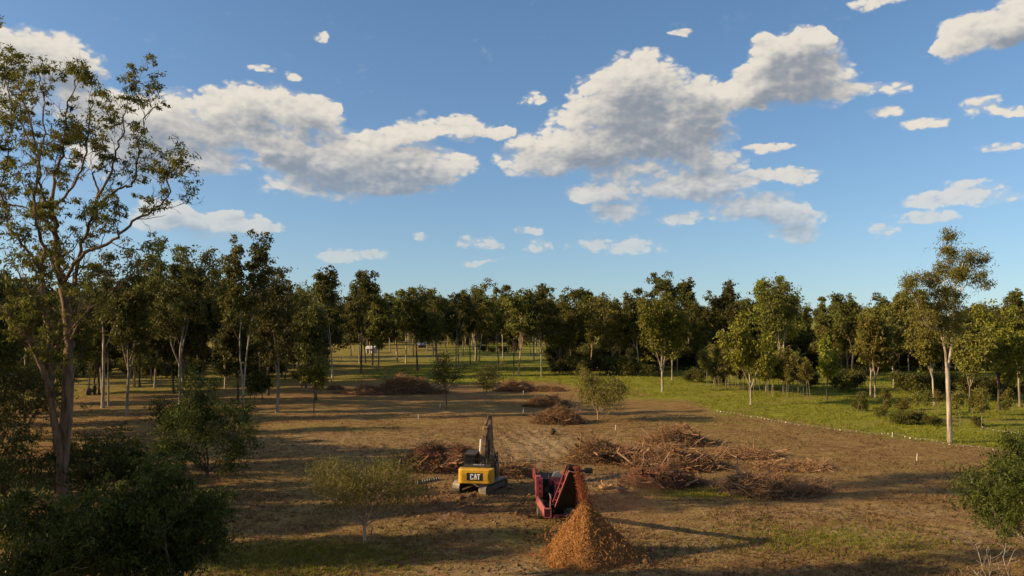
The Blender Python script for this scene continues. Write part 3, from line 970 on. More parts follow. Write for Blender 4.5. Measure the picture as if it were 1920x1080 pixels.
# ---- the trees that stand out, one by one: px, base y, top y, crown width px, then looks
W_, G_, K_, D_ = 'white_bark', 'grey_bark', 'pink_bark', 'dark_bark'
TREES = [
    # left of the clearing
    (6, 762, 500, 130, 'dark_leaf', D_, dict(fork=.5, leaders=3, r=.36), 'tall gum with dark straight trunk standing left of the twin-stemmed giant gum'),
    (43, 745, 520, 90, 'gum_leaf', W_, dict(fork=.55, leaders=3, r=.24), 'slim gum with thin white trunk in front of the tin-roofed shed'),
    (166, 738, 545, 70, 'dark_leaf', G_, dict(fork=.6, leaders=2, r=.17), 'thin grey-stemmed gum beside two dark stumps in the dry paddock'),
    (193, 765, 470, 130, 'dark_leaf', W_, dict(fork=.50, leaders=3, r=.33), 'dark-crowned gum with straight pale trunk just right of the giant gum'),
    (203, 762, 560, 60, 'gum_leaf', G_, dict(fork=.6, leaders=2, r=.18), 'young thin gum growing close beside the dark-crowned pale-trunked gum'),
    (262, 726, 520, 90, 'gum_leaf', D_, dict(fork=.5, leaders=3, r=.24), 'dark-stemmed gum by the wire paddock fence'),
    (290, 728, 440, 105, 'gum_leaf', G_, dict(fork=.5, leaders=3, r=.30, bare=.1), 'tall open-crowned gum with grey trunk rising above its neighbours'),
    (372, 706, 475, 125, 'dark_leaf', D_, dict(fork=.38, leaders=4, r=.5, n=13000), 'massive dark ironbark with rough black trunk and dense crown'),
    (414, 700, 500, 80, 'gum_leaf', G_, dict(fork=.45, leaders=3, r=.28), 'open gum between the black ironbark and the white twin-trunked gum'),
    (455, 787, 430, 92, 'gum_leaf', W_, dict(fork=.22, leaders=2, r=.30, spread=.16, kids=9, low=.38, n=12000, bare=.04), 'tall narrow gum with bright white trunk split into twin stems'),
    (520, 773, 493, 112, 'dark_leaf', G_, dict(fork=.42, leaders=4, r=.33, n=13000), 'broad dark gum with grey trunk forking low, beside the white twin-trunked gum'),
    (529, 704, 560, 90, 'gum_leaf', W_, dict(fork=.25, leaders=4, r=.36), 'pale multi-stemmed gum behind the broad dark grey-trunked gum'),
    (588, 772, 662, 62, 'olive_leaf', D_, dict(fork=.45, leaders=4, r=.11, spread=.8, n=4500, bare=.15), 'small young tree with thin dark stem at the edge of the left wood'),
    (477, 755, 700, 46, 'dark_leaf', D_, dict(fork=.35, leaders=4, r=.10, spread=.7, n=4000, bare=.15), 'little dark bushy tree left of the broad grey-trunked gum'),
    (492, 754, 692, 48, 'dark_leaf', D_, dict(fork=.35, leaders=4, r=.12, spread=.7, n=4500, bare=.15), 'little dark bushy tree close to the broad grey-trunked gum'),
    (572, 690, 522, 110, 'dark_leaf', D_, dict(fork=.3, leaders=5, r=.35, n=13000), 'dense dark tree at the right end of the left wood'),
    (612, 688, 560, 90, 'dark_leaf', D_, dict(fork=.2, leaders=5, r=.33, n=13000, spread=.6), 'low rounded dark tree facing the open green paddock'),
    (338, 768, 462, 118, 'dark_leaf', G_, dict(fork=.4, leaders=4, r=.34, n=13000), 'broad dark gum directly behind the wide spreading wattle'),
    (238, 778, 485, 108, 'gum_leaf', G_, dict(fork=.42, leaders=4, r=.30, n=12000), 'grey-trunked gum between the giant gum and the wide spreading wattle'),
    (132, 792, 510, 112, 'gum_leaf', D_, dict(fork=.4, leaders=4, r=.30, n=12000), 'dark gum hidden behind the stems of the giant gum'),
    # the green paddock behind the clearing
    (677, 700, 503, 70, 'dark_leaf', D_, dict(fork=.55, leaders=3, r=.32, bare=.12), 'tall dark gum with airy top standing alone in the green paddock'),
    (710, 695, 548, 66, 'gum_leaf', K_, dict(fork=.52, leaders=3, r=.30), 'sunlit straight trunk gum in the paddock before the white hut'),
    (685, 680, 555, 70, 'dark_leaf', D_, dict(fork=.5, leaders=3, r=.3), 'dark gum in the paddock just left of the white hut'),
    (698, 684, 560, 66, 'dark_leaf', D_, dict(fork=.5, leaders=3, r=.3), 'dark gum in the paddock just right of the white hut'),
    (745, 680, 560, 80, 'gum_leaf', G_, dict(fork=.5, leaders=3, r=.30), 'slender grey gum by the pale paddock rail'),
    (783, 696, 538, 92, 'gum_leaf', D_, dict(fork=.5, leaders=4, r=.33), 'gum with thin near-black trunk behind the big red-brown brush heap'),
    (820, 694, 536, 100, 'gum_leaf', K_, dict(fork=.42, leaders=4, r=.34, n=11000), 'broad gum with brownish forked trunk behind the dark young tree'),
    (855, 692, 545, 70, 'dark_leaf', W_, dict(fork=.52, leaders=3, r=.26), 'gum with clean pale trunk between two broader gums'),
    (892, 676, 525, 100, 'gum_leaf', G_, dict(fork=.40, leaders=4, r=.55, n=12000), 'big gum with thick fluted trunk and high rounded crown'),
    (882, 684, 560, 56, 'dark_leaf', D_, dict(fork=.55, leaders=3, r=.24), 'dark thin gum touching the thick fluted trunk'),
    (935, 690, 560, 60, 'olive_leaf', G_, dict(fork=.5, leaders=3, r=.24), 'slim olive-leaved gum before the sunny far field'),
    (972, 706, 538, 82, 'gum_leaf', K_, dict(fork=.42, leaders=4, r=.30, n=11000), 'straight brown-trunked gum with rounded crown at the paddock edge'),
    (963, 704, 575, 50, 'dark_leaf', D_, dict(fork=.5, leaders=3, r=.2), 'thin dark stem close beside the straight brown-trunked gum'),
    (1015, 706, 530, 84, 'dark_leaf', G_, dict(fork=.48, leaders=4, r=.28, n=11000), 'grey-trunked gum at the left end of the dense dark forest'),
    # the forest edge on the right
    (1070, 700, 537, 80, 'gum_leaf', D_, dict(fork=.4, leaders=4, r=.3), 'tall gum above the darkest undergrowth of the forest'),
    (1150, 702, 552, 84, 'olive_leaf', W_, dict(fork=.45, leaders=4, r=.28), 'olive gum with pale limbs behind the round airy shrub'),
    (1198, 703, 560, 56, 'gum_leaf', W_, dict(fork=.55, leaders=3, r=.24), 'thin pale-trunked gum left of the lush green gum'),
    (1236, 706, 505, 88, 'dark_leaf', D_, dict(fork=.55, leaders=3, r=.34, bare=.1), 'dark open-topped gum towering behind the lush green gum'),
    (1242, 733, 546, 100, 'bright_leaf', W_, dict(fork=.30, leaders=5, r=.34, n=15000, spread=.45, low=.2), 'lush green gum with white trunk standing forward on the grass'),
    (1260, 712, 580, 50, 'gum_leaf', W_, dict(fork=.55, leaders=3, r=.2), 'thin white trunk just right of the lush green gum'),
    (1372, 706, 527, 66, 'dark_leaf', G_, dict(fork=.45, leaders=3, r=.3, bare=.12), 'tall narrow dark gum rising behind the sapling thicket'),
    (1408, 759, 580, 108, 'bright_leaf', W_, dict(fork=.30, leaders=4, r=.24, n=13000, spread=.6, low=.3), 'yellow-green gum with creeper on its trunk before the sapling thicket'),
    (1438, 712, 516, 80, 'bright_leaf', W_, dict(fork=.5, leaders=3, r=.3, n=11000), 'bright-topped gum touching the broad multi-trunked gum'),
    (1468, 716, 522, 118, 'gum_leaf', W_, dict(fork=.16, leaders=4, r=.42, n=15000, spread=.42, low=.4), 'broad gum with several white trunks above the sapling thicket'),
    (1551, 752, 630, 56, 'bright_leaf', D_, dict(fork=.45, leaders=4, r=.17, spread=.9, n=6000), 'small flat-topped tree with dark trunk standing in the grass'),
    (1598, 706, 548, 100, 'dark_leaf', D_, dict(fork=.4, leaders=4, r=.36, n=12000), 'round-topped dark tree at the back of the forest edge'),
    (1632, 745, 572, 86, 'olive_leaf', W_, dict(fork=.35, leaders=4, r=.24, n=12000), 'olive gum with slim pale trunk, left one of a close pair'),
    (1641, 748, 590, 66, 'olive_leaf', K_, dict(fork=.42, leaders=3, r=.22), 'olive gum with brownish trunk, right one of a close pair'),
    (1676, 728, 575, 70, 'gum_leaf', W_, dict(fork=.5, leaders=3, r=.22), 'pale-trunked gum set back from the close olive pair'),
    (1752, 762, 560, 80, 'olive_leaf', W_, dict(fork=.38, leaders=3, r=.24), 'white-trunked gum with bare side limb left of the tallest right-hand gum'),
    (1818, 776, 610, 74, 'olive_leaf', G_, dict(fork=.4, leaders=3, r=.15), 'slim young gum right of the tallest right-hand gum'),
    (1873, 772, 566, 112, 'bright_leaf', D_, dict(fork=.32, leaders=5, r=.28, n=14000), 'leafy green gum with dark trunk among low regrowth'),
    (1912, 764, 570, 90, 'olive_leaf', G_, dict(fork=.4, leaders=4, r=.26), 'olive gum beyond the leafy dark-trunked green gum'),
    # young trees left standing in the clearing
    (837, 769, 655, 74, 'dark_leaf', D_, dict(fork=.34, leaders=5, r=.13, spread=.6, n=4200, leaf=.28, bare=.15, low=.2), 'dark young tree with thin straight stem standing in the clearing'),
    (908, 756, 670, 80, 'olive_leaf', K_, dict(fork=.22, leaders=5, r=.13, spread=.55, n=3600, leaf=.28, bare=.15), 'sparse yellowish young tree with pale fanned branches in the clearing'),
    (1121, 786, 684, 128, 'olive_leaf', K_, dict(fork=.16, leaders=6, r=.13, spread=.8, n=11000, leaf=.26), 'rounded airy olive shrub on a thin stem beside the brush heaps'),
]
for i, (px, by, ty, wpx, lm, bk, kw, label) in enumerate(TREES):
    kw = dict(kw)
    q, H, W = from_photo(px, by, ty, wpx)
    tr = kw.pop('r') * 0.82
    leaf = kw.pop('leaf', 0.22 + 0.0017 * q.y)
    n = int(kw.pop('n', 11000) * .72); leaf *= 1.15
    small = H < 11
    nm = 'shrub' if 'shrub' in label else ('young_tree' if small else 'gum_tree')
    o = make_tree(nm, 100 + i, H, W, tr, lm, bk, n=n, leaf=leaf, **kw)
    o.location = q
    tag(o, label, 'shrub' if nm == 'shrub' else 'tree')


# ---- the tall leaning gum on the right, traced from the photo
def traced(name, Y, base, limbs, seed, leafmat, barkmat, n, leaf, clump, kids, twigs, klen, bare, trunk_r, extra_tips=(), deep=3.0, up=0.12, wob=0.12, sub=5, clumpy=0.3, ymax=None, sub_level=True):
    """limbs: [(name, parent radius, tip radius, [(px, py, dy), ...])]; dy is depth off the plane Y"""
    r = np.random.RandomState(seed)
    root = empty(name, base)
    B = np.array(base)
    tips = []
    for (nm, r0, r1, path) in limbs:
        pts = np.array([np.array(P(x, y, Y + dy)) - B for x, y, dy in path])
        # smooth the path
        t = np.linspace(0, len(pts) - 1, (len(pts) - 1) * 4 + 1)
        i0 = np.clip(np.floor(t).astype(int), 0, len(pts) - 2)
        fr = (t - i0)[:, None]
        pm = pts[np.clip(i0 - 1, 0, None)]; p0 = pts[i0]; p1 = pts[i0 + 1]; p2 = pts[np.clip(i0 + 2, None, len(pts) - 1)]
        sp = 0.5 * ((2 * p0) + (p1 - pm) * fr + (2 * pm - 5 * p0 + 4 * p1 - p2) * fr ** 2 + (3 * p0 - pm - 3 * p1 + p2) * fr ** 3)
        if nm != 'trunk':
            sp[2:-1] += r.normal(0, 0.07, (len(sp) - 3, 3)) * np.linspace(0.5, 1.6, len(sp) - 3)[:, None]
        b = Buf()
        b.tube(sp, np.linspace(r0, r1, len(sp)), 10 if nm == 'trunk' else 7)
        L = np.linalg.norm(np.diff(sp, axis=0), axis=1).sum()
        if nm != 'trunk':
            tips.append((sp[-1], 1.0))
            nk = max(2, int(kids * L / 8.0))
            for k_ in range(nk):
                tt = 0.22 + 0.78 * (k_ + r.uniform(0, 1)) / nk
                j = min(int(tt * (len(sp) - 1)), len(sp) - 2)
                dd = side_dir(r, unit(sp[j + 1] - sp[j]), r.uniform(0.45, 1.0))
                dd = unit(dd * np.array([1, 1.0, 1]) + np.array([0, 0, 0.25]))
                LL = klen * r.uniform(0.55, 1.2) * (1.15 - 0.4 * tt)
                cp, _ = stick(r, sp[j], dd, LL, 7, wob * 1.5, up)
                cr = max(0.022, (r0 + (r1 - r0) * tt) * 0.42)
                b.tube(cp, np.linspace(cr, 0.014, len(cp)), 4)
                tips.append((cp[-1], 0.9))
                for _k in range(twigs):
                    t2 = r.uniform(0.25, 1.0)
                    j2 = min(int(t2 * 7), 6)
                    d2 = side_dir(r, unit(cp[j2 + 1] - cp[j2]), r.uniform(0.4, 1.0))
                    tp, _ = stick(r, cp[j2], d2, LL * r.uniform(0.3, 0.6), 4, wob * 2, up * 1.2)
                    b.tube(tp, np.linspace(cr * 0.45, 0.010, 5), 3)
                    tips.append((tp[-1], 0.75))
                    if sub_level:
                        for _q in range(2):
                            d3 = side_dir(r, unit(tp[3] - tp[2]), r.uniform(0.4, 0.9))
                            tq, _ = stick(r, tp[r.randint(1, 4)], d3, LL * r.uniform(0.15, 0.32), 3, wob * 2, up)
                            b.tube(tq, np.linspace(cr * 0.25 + 0.004, 0.008, 4), 3)
                            tips.append((tq[-1], 0.6))
        link(nm, b.mesh(nm), MATS[barkmat], root)
    v, q, tint = leaf_cloud(r, tips, clump, n, leaf, 0.6, bare, sub=sub, clumpy=clumpy, width=0.34)
    link('crown', mesh('crown', v, q, face_attr={'tint': tint}), MATS[leafmat], root)
    return root


q = on_ground(1781, 829)
o = traced('gum_tree', q.y, q, [
    ('trunk', 0.328, 0.230, [(1781, 832, 0), (1780, 780, 0), (1778, 730, 0), (1776, 690, 0)]),
    ('limb', 0.172, 0.051, [(1776, 694, 0), (1770, 650, -.5), (1762, 620, -1), (1745, 595, -2), (1728, 578, -2)]),
    ('limb', 0.172, 0.051, [(1777, 692, 0), (1784, 650, .5), (1786, 610, .5), (1790, 560, .5), (1796, 520, .5), (1808, 490, .5)]),
    ('limb', 0.094, 0.034, [(1784, 640, .5), (1778, 585, 1.5), (1772, 530, 1.5), (1778, 480, 1), (1785, 455, 1)]),
    ('limb', 0.094, 0.034, [(1769, 648, -.5), (1768, 600, -1.5), (1755, 550, -2), (1738, 525, -2)]),
    ('limb', 0.070, 0.025, [(1790, 570, .5), (1806, 540, 0), (1825, 530, -.5), (1838, 540, -.5)]),
    ('limb', 0.070, 0.025, [(1796, 522, .5), (1815, 500, 1), (1835, 492, 1)]),
    ('limb', 0.070, 0.025, [(1764, 622, -1), (1740, 612, -2.5), (1715, 560, -2.5), (1705, 535, -2.5)]),
], 501, 'olive_leaf', 'white_bark', 26000, .29, 1.0, 8.0, 4, 2.1, .10, .42)
tag(o, 'tallest gum on the right, pale forked trunk at the flagged line', 'tree')

# ---- the giant gum on the left
HY = 60.0
q = on_ground(112, 968); q = Vector((q.x, HY, 0)); q = P(110, 972, HY); q.z = gz(q.x, q.y)
o = traced('giant_gum_tree', HY, q, [
    ('trunk', 0.488, 0.400, [(112, 985, 0), (114, 930, 0), (117, 880, 0), (121, 820, 0), (126, 760, 0), (128, 700, 0)]),
    ('limb', 0.385, 0.160, [(127, 716, 0), (129, 660, .2), (129, 610, .3), (122, 560, .3), (112, 510, .5), (105, 460, .6), (100, 410, .6), (97, 370, .6)]),
    ('limb', 0.296, 0.136, [(110, 850, -.35), (104, 800, -.6), (97, 740, -1), (93, 680, -1.2), (90, 620, -1.5), (84, 560, -2), (78, 510, -2.2), (84, 460, -2)]),
    ('limb', 0.222, 0.048, [(98, 745, -1), (84, 700, -2), (66, 660, -2.5), (45, 620, -3), (20, 590, -3), (-5, 560, -3), (-40, 510, -3)]),
    ('limb', 0.192, 0.056, [(128, 600, .3), (134, 560, 1), (142, 520, 1.5), (152, 470, 2), (163, 430, 2), (178, 392, 2), (182, 350, 2), (178, 320, 2)]),
    ('limb', 0.111, 0.032, [(178, 392, 2), (200, 372, 2.2), (228, 352, 2.5), (250, 345, 2.5), (258, 310, 2.5), (262, 260, 3), (272, 215, 3), (285, 190, 3)]),
    ('limb', 0.104, 0.024, [(181, 372, 2), (206, 330, 1.5), (218, 285, 1), (232, 245, 1), (240, 200, 1), (246, 165, 1)]),
    ('limb', 0.148, 0.032, [(120, 530, .4), (150, 480, -1), (190, 462, -1.5), (222, 445, -2), (250, 415, -2), (285, 395, -2), (312, 365, -2), (320, 325, -2), (345, 300, -2)]),
    ('limb', 0.104, 0.024, [(131, 640, .2), (160, 590, -1), (200, 550, -2), (235, 520, -2.5), (258, 507, -2.5)]),
    ('limb', 0.133, 0.032, [(100, 412, .6), (86, 380, 0), (75, 340, -.5), (72, 290, -1), (60, 240, -1), (45, 190, -1), (30, 160, -1)]),
    ('limb', 0.133, 0.032, [(98, 375, .6), (104, 330, .5), (118, 290, .5), (122, 240, .3), (130, 190, .3), (140, 150, .3)]),
    ('limb', 0.118, 0.032, [(99, 390, .6), (128, 360, 2), (150, 320, 2.5), (160, 275, 2.8), (168, 220, 3), (172, 180, 3)]),
    ('limb', 0.118, 0.032, [(86, 470, -2), (72, 430, -3), (66, 380, -3.4), (72, 320, -3.5), (84, 250, -3.2), (80, 190, -3), (74, 140, -3)]),
    ('limb', 0.111, 0.032, [(102, 440, .6), (84, 415, 2.5), (50, 390, 3), (15, 380, 3), (-20, 350, 3)]),
    ('limb', 0.111, 0.032, [(80, 520, -2.1), (60, 480, -3), (35, 450, -3.5), (12, 410, -3.5), (5, 350, -3.5), (14, 280, -3), (22, 210, -3)]),
    ('limb', 0.104, 0.024, [(86, 575, -1.8), (60, 555, -3), (40, 520, -4), (20, 480, -4)]),
    ('limb', 0.081, 0.024, [(93, 670, -1.2), (112, 640, -2.5), (150, 600, -3.5), (170, 560, -4)]),
    ('limb', 0.081, 0.024, [(72, 300, -1), (52, 260, 1), (30, 215, 2), (12, 150, 2), (6, 90, 2)]),
], 502, 'giant_gum_leaf', 'brown_bark', 40000, .28, 1.10, 7.0, 4, 3.1, .85, .66, sub=4, clumpy=.21, wob=.15, up=.14)
tag(o, 'giant twin-stemmed gum with tangled bare limbs towering over the dark bushes', 'tree')

# ---- bushes
BUSHES = [
    (150, 40, 0, 8.7, 10.5, 'wattle_leaf', D_, 34000, .25, 'dense dark wattle bush filling the ground below the giant gum'),
    (325, 42, 0, 8.0, 7.2, 'wattle_leaf', D_, 24000, .25, 'rounded dark wattle bush right of the densest bush below the giant gum'),
    (30, 36, 0, 6.6, 8.0, 'wattle_leaf', K_, 20000, .21, 'lower twiggy wattle bush with a reddish stem left of the densest bush'),
    (25, 60, 0, 7.4, 12.0, 'wattle_leaf', D_, 16000, .26, 'mid-green bush behind the trunk foot of the giant gum, on its left'),
    (200, 66, 0, 6.6, 10.0, 'wattle_leaf', D_, 13000, .26, 'low bush behind the trunk foot of the giant gum, on its right'),
    (50, 104, 0, 10.5, 14.0, 'dark_leaf', D_, 13000, .36, 'dark bushy tree under the slim white-trunked gum'),
    (-30, 84, 0, 9.5, 14, 'dark_leaf', D_, 13000, .34, 'dark bush at the foot of the dark straight trunk'),
]
for i, (px, Y, _z, H, W, lm, bk, n, leaf, label) in enumerate(BUSHES):
    q = P(px, 700, Y); q.z = gz(q.x, q.y)
    o = make_tree('bush', 700 + i, H, W, .16, lm, bk, fork=.10, leaders=8, spread=.85, kids=7, twigs=5, n=n, leaf=leaf, bare=.05, clump=.80, low=.15, wob=.16, width=.34, clumpy=.26, sub=3)
    o.location = q
    tag(o, label, 'bush')
q, H, W = from_photo(388, 893, 690, 262)
o = make_tree('bush', 720, H, W, .20, 'wattle_leaf', D_, fork=.06, leaders=8, spread=.92, up=.05, kids=6, twigs=5, n=28000, leaf=.28, bare=.10, clump=1.0, low=.42, wob=.16, width=.30)
o.location = q
tag(o, 'wide spreading wattle with several thin stems before the white twin-trunked gum', 'bush')
q, H, W = from_photo(684, 1012, 838, 235)
o = make_tree('sparse_tree', 731, H, W, .12, 'olive_leaf', K_, fork=.24, leaders=8, spread=.62, up=.20, kids=7, twigs=5, n=18000, leaf=.19, bare=.18, clump=.80, low=.15, wob=.18, width=.26, clumpy=.42, tw=.7, minr=.010)
o.location = q
tag(o, 'sparse half-bare young tree with upright dead twigs left of the excavator', 'tree')
q = P(1922, 700, 46); q.z = gz(q.x, q.y)
o = make_tree('bush', 741, 9.0, 8.8, .14, 'wattle_leaf', G_, fork=.30, leaders=8, spread=.75, kids=7, twigs=5, n=38000, leaf=.22, bare=.02, clump=.95, low=.12, wob=.16, width=.32, clumpy=.30)
o.location = q
tag(o, 'dense round-headed wattle bush standing on the brown ground near the flagged line', 'bush')
q = P(1905, 700, 38.5); q.z = gz(q.x, q.y)
o = make_tree('dead_shrub', 742, 4.6, 6.0, .07, 'dry_leaf', 'grey_bark', fork=.08, leaders=7, spread=.75, kids=6, twigs=4, n=500, leaf=.10, bare=.7, clump=.5, low=.15, wob=.14, minr=.012, width=.3)
o.location = q
tag(o, 'bare dead shrub of pale spreading twigs before the dense round-headed bush', 'shrub')

# ---- forest trees, built once per kind and copied
KINDS = []
for k, (H, W, fork, ld, spr, lm, bk, n) in enumerate([
    (22, 11, .42, 4, .5, 'gum_leaf', G_, 8000), (24, 9, .50, 3, .38, 'gum_leaf', W_, 7000), (20, 12, .34, 5, .55, 'dark_leaf', D_, 9000),
    (21, 10, .40, 4, .5, 'dark_leaf', D_, 8500), (18, 11, .32, 4, .55, 'olive_leaf', G_, 8500), (19, 9, .45, 3, .45, 'olive_leaf', W_, 7000),
    (17, 11, .28, 5, .6, 'dark_leaf', D_, 9000), (23, 10, .46, 4, .42, 'gum_leaf', K_, 7500),
    (25, 7.5, .40, 2, .25, 'gum_leaf', W_, 6000), (22, 9, .5, 3, .45, 'olive_leaf', K_, 4200), (15, 7, .3, 4, .45, 'gum_leaf', D_, 5000), (20, 13, .36, 5, .7, 'gum_leaf', G_, 8500),
]):
    KINDS.append((make_tree('forest_tree', 800 + k, H, W, .22, lm, bk, fork=fork, leaders=ld, spread=spr, n=int(n * 1.15), leaf=.66, limbs=False, bare=.06), H, lm, bk))
SHRUB = [make_tree('understorey_shrub', 830 + k, 5.0, 6.5, .10, lm, D_, fork=.08, leaders=6, spread=.85, kids=5, twigs=3, n=4500, leaf=.42, limbs=False, clump=.9, low=.15)
         for k, lm in enumerate(('dark_leaf', 'dark_leaf', 'gum_leaf'))]
SAPL = [make_tree('sapling', 840 + k, 6.5, 2.4, .040, lm, G_, fork=.45, leaders=3, spread=.35, kids=3, twigs=2, n=1500, leaf=.32, limbs=False, clump=.55, minr=.016)
        for k, lm in enumerate(('olive_leaf', 'gum_leaf', 'olive_leaf'))]
LEAFW = {'gum_leaf': 'mid-green', 'dark_leaf': 'dark', 'olive_leaf': 'olive'}
BARKW = {W_: 'pale', G_: 'grey', D_: 'blackish', K_: 'brown'}
used = set()


def place(src, q, rz, s, label, cat, group):
    if src.name not in used:
        used.add(src.name)
        src.location = q; src.rotation_euler = (0, 0, rz); src.scale = s
        o_ = src
    else:
        o_ = copy_tree(src, q, rz, s)
    return tag(o_, label, cat, group)


rr = np.random.RandomState(5)
MARKS = [(43, 'the slim white-trunked gum'), (112, 'the giant gum'), (193, 'the dark-crowned pale-trunked gum'), (290, 'the tall open-crowned gum'), (372, 'the black ironbark'),
         (455, 'the white twin-trunked gum'), (520, 'the broad dark grey-trunked gum'), (595, 'the low rounded dark tree'), (677, 'the airy-topped lone gum'), (710, 'the sunlit straight gum'),
         (783, 'the near-black-trunked gum'), (837, 'the dark young tree'), (892, 'the thick fluted gum'), (972, 'the straight brown-trunked gum'), (1045, 'the darkest undergrowth'), (1121, 'the rounded airy shrub'),
         (1242, 'the lush green gum'), (1330, 'the open grass'), (1408, 'the creeper-trunked gum'), (1468, 'the broad multi-trunked gum'), (1551, 'the small flat-topped tree'),
         (1636, 'the close olive pair'), (1700, 'the low regrowth bushes'), (1752, 'the bare-limbed white gum'), (1781, 'the tallest right-hand gum'), (1873, 'the leafy dark-trunked gum'), (1930, 'the dense round-headed bush')]


def mark(x, y):
    px = 960 + x / y * F
    return min(MARKS, key=lambda m_: abs(m_[0] - px))[1]




def forest(px0, px1, step, Y, jit, kinds, where, group, hmul=(0.85, 1.1), drop=0.0):
    px = px0
    while px < px1:
        k = kinds[rr.randint(len(kinds))]
        src, H, lm, bk = KINDS[k]
        y = Y + rr.uniform(-jit, jit)
        x = (px + rr.uniform(-0.4, 0.4) * step - 960) / F * y
        h = rr.uniform(*hmul)
        if rr.uniform() >= drop:
            place(src, (x, y, gz(x, y)), rr.uniform(0, 6.28), (h * rr.uniform(.9, 1.1), h * rr.uniform(.9, 1.1), h), f'{LEAFW[lm]} {BARKW[bk]}-trunked tree {where} behind {mark(x, y)}', 'tree', group)
        px += step * rr.uniform(0.8, 1.2)


W1 = 'in the front forest row'
forest(1040, 1980, 34, 212, 8, (2, 4, 6, 0, 5, 10, 9), W1, 'dense forest wall', (.60, .98))
W1 = 'in the middle forest row'
forest(1035, 1980, 30, 238, 10, (0, 1, 2, 3, 7, 4, 8, 9, 11), W1, 'dense forest wall', (.62, 1.04))
W1 = 'deep in the forest'
forest(1030, 1980, 28, 275, 14, (0, 1, 3, 7, 8, 11), W1, 'dense forest wall', (.65, 1.02))
W2 = 'in the near wood'
forest(-60, 600, 46, 150, 8, (2, 3, 6, 0), W2, 'left wood', (.75, 1.05), .25)
forest(-60, 620, 44, 178, 14, (2, 3, 6, 7, 8, 10, 9), W2, 'left wood', (.8, 1.1), .2)
forest(-60, 600, 56, 200, 8, (2, 6, 4, 11, 10), W2, 'left wood', (.7, 1.0), .1)
W2 = 'in the mid wood'
forest(-60, 610, 38, 225, 14, (0, 2, 3, 7, 8, 11), W2, 'left wood', (.85, 1.15))
W2 = 'at the wood back'
forest(-60, 600, 34, 275, 16, (0, 1, 2, 3), W2, 'left wood', (.9, 1.15), .1)
W3 = 'in the near paddock'
forest(660, 1035, 42, 268, 20, (0, 1, 7, 3, 8, 9), W3, 'paddock trees', (.85, 1.1), .15)
W3 = 'in the far paddock'
forest(650, 1035, 36, 330, 22, (0, 1, 7, 5, 8, 11), W3, 'paddock trees', (.85, 1.1), .1)
forest(655, 1035, 44, 300, 12, (0, 1, 3, 7), W3, 'paddock trees', (.85, 1.1), .1)
forest(645, 1035, 34, 385, 20, (0, 2, 3, 7), W3, 'paddock trees', (.85, 1.1), .1)
W4 = 'in the far tree line'
forest(-40, 1980, 26, 455, 25, (0, 2, 3, 4, 11, 10), W4, 'far tree line', (.9, 1.25))

for (a_, b_, st_, Y_, s0, s1, where, grp) in ((1045, 1990, 24, 224, 1.1, 1.7, 'in the forest', 'shrubs inside the forest'), (-60, 625, 26, 240, 1.1, 1.8, 'deep in the wood', 'shrubs in the left wood'), (-60, 560, 46, 192, .9, 1.5, 'midway in the wood', 'shrubs in the left wood'), (1045, 1990, 30, 250, 1.3, 1.8, 'deeper in the forest', 'shrubs inside the forest')):
    px = a_
    while px < b_:
        y = Y_ + rr.uniform(-7, 7); x = (px + rr.uniform(-8, 8) - 960) / F * y; s = rr.uniform(s0, s1)
        place(SHRUB[rr.randint(2)], (x, y, gz(x, y)), rr.uniform(0, 6.28), (s, s, s), f'tall dark shrub {where} behind {mark(x, y)}', 'shrub', grp)
        px += st_ * rr.uniform(.8, 1.2)

px = 640
while px < 1045:
    y = 395 + rr.uniform(-35, 45); x = (px + rr.uniform(-8, 8) - 960) / F * y; s = rr.uniform(1.1, 1.9)
    place(SHRUB[rr.randint(3)], (x, y, gz(x, y)), rr.uniform(0, 6.28), (s, s, s), f'bushy shrub at the far field edge behind {mark(x, y)}', 'shrub', 'far field shrubs')
    px += 17 * rr.uniform(.8, 1.2)

# out of the frame on the left the wood goes on; its shadows fall into the picture
for i, (x, y, h, k) in enumerate([(-44, 47, .85, 2), (-60, 84, 1.0, 0), (-72, 100, 1.05, 3), (-66, 70, .9, 6), (-38, 33.5, 1.35, 0), (-46, 29, 1.25, 7), (-86, 108, 1.1, 2), (-94, 120, 1.1, 3), (-98, 134, 1.1, 0), (-47, 57, .9, 0), (-53, 75, 1.0, 2), (-60, 63, 1.0, 3), (-64, 92, 1.0, 6)]):
    place(KINDS[k][0], (x, y, gz(x, y)), i * 1.3, (h, h, h), f'{LEAFW[KINDS[k][2]]} tree with {BARKW[KINDS[k][3]]} trunk beyond the bushes left of the giant gum', 'tree', 'trees left of the giant gum')

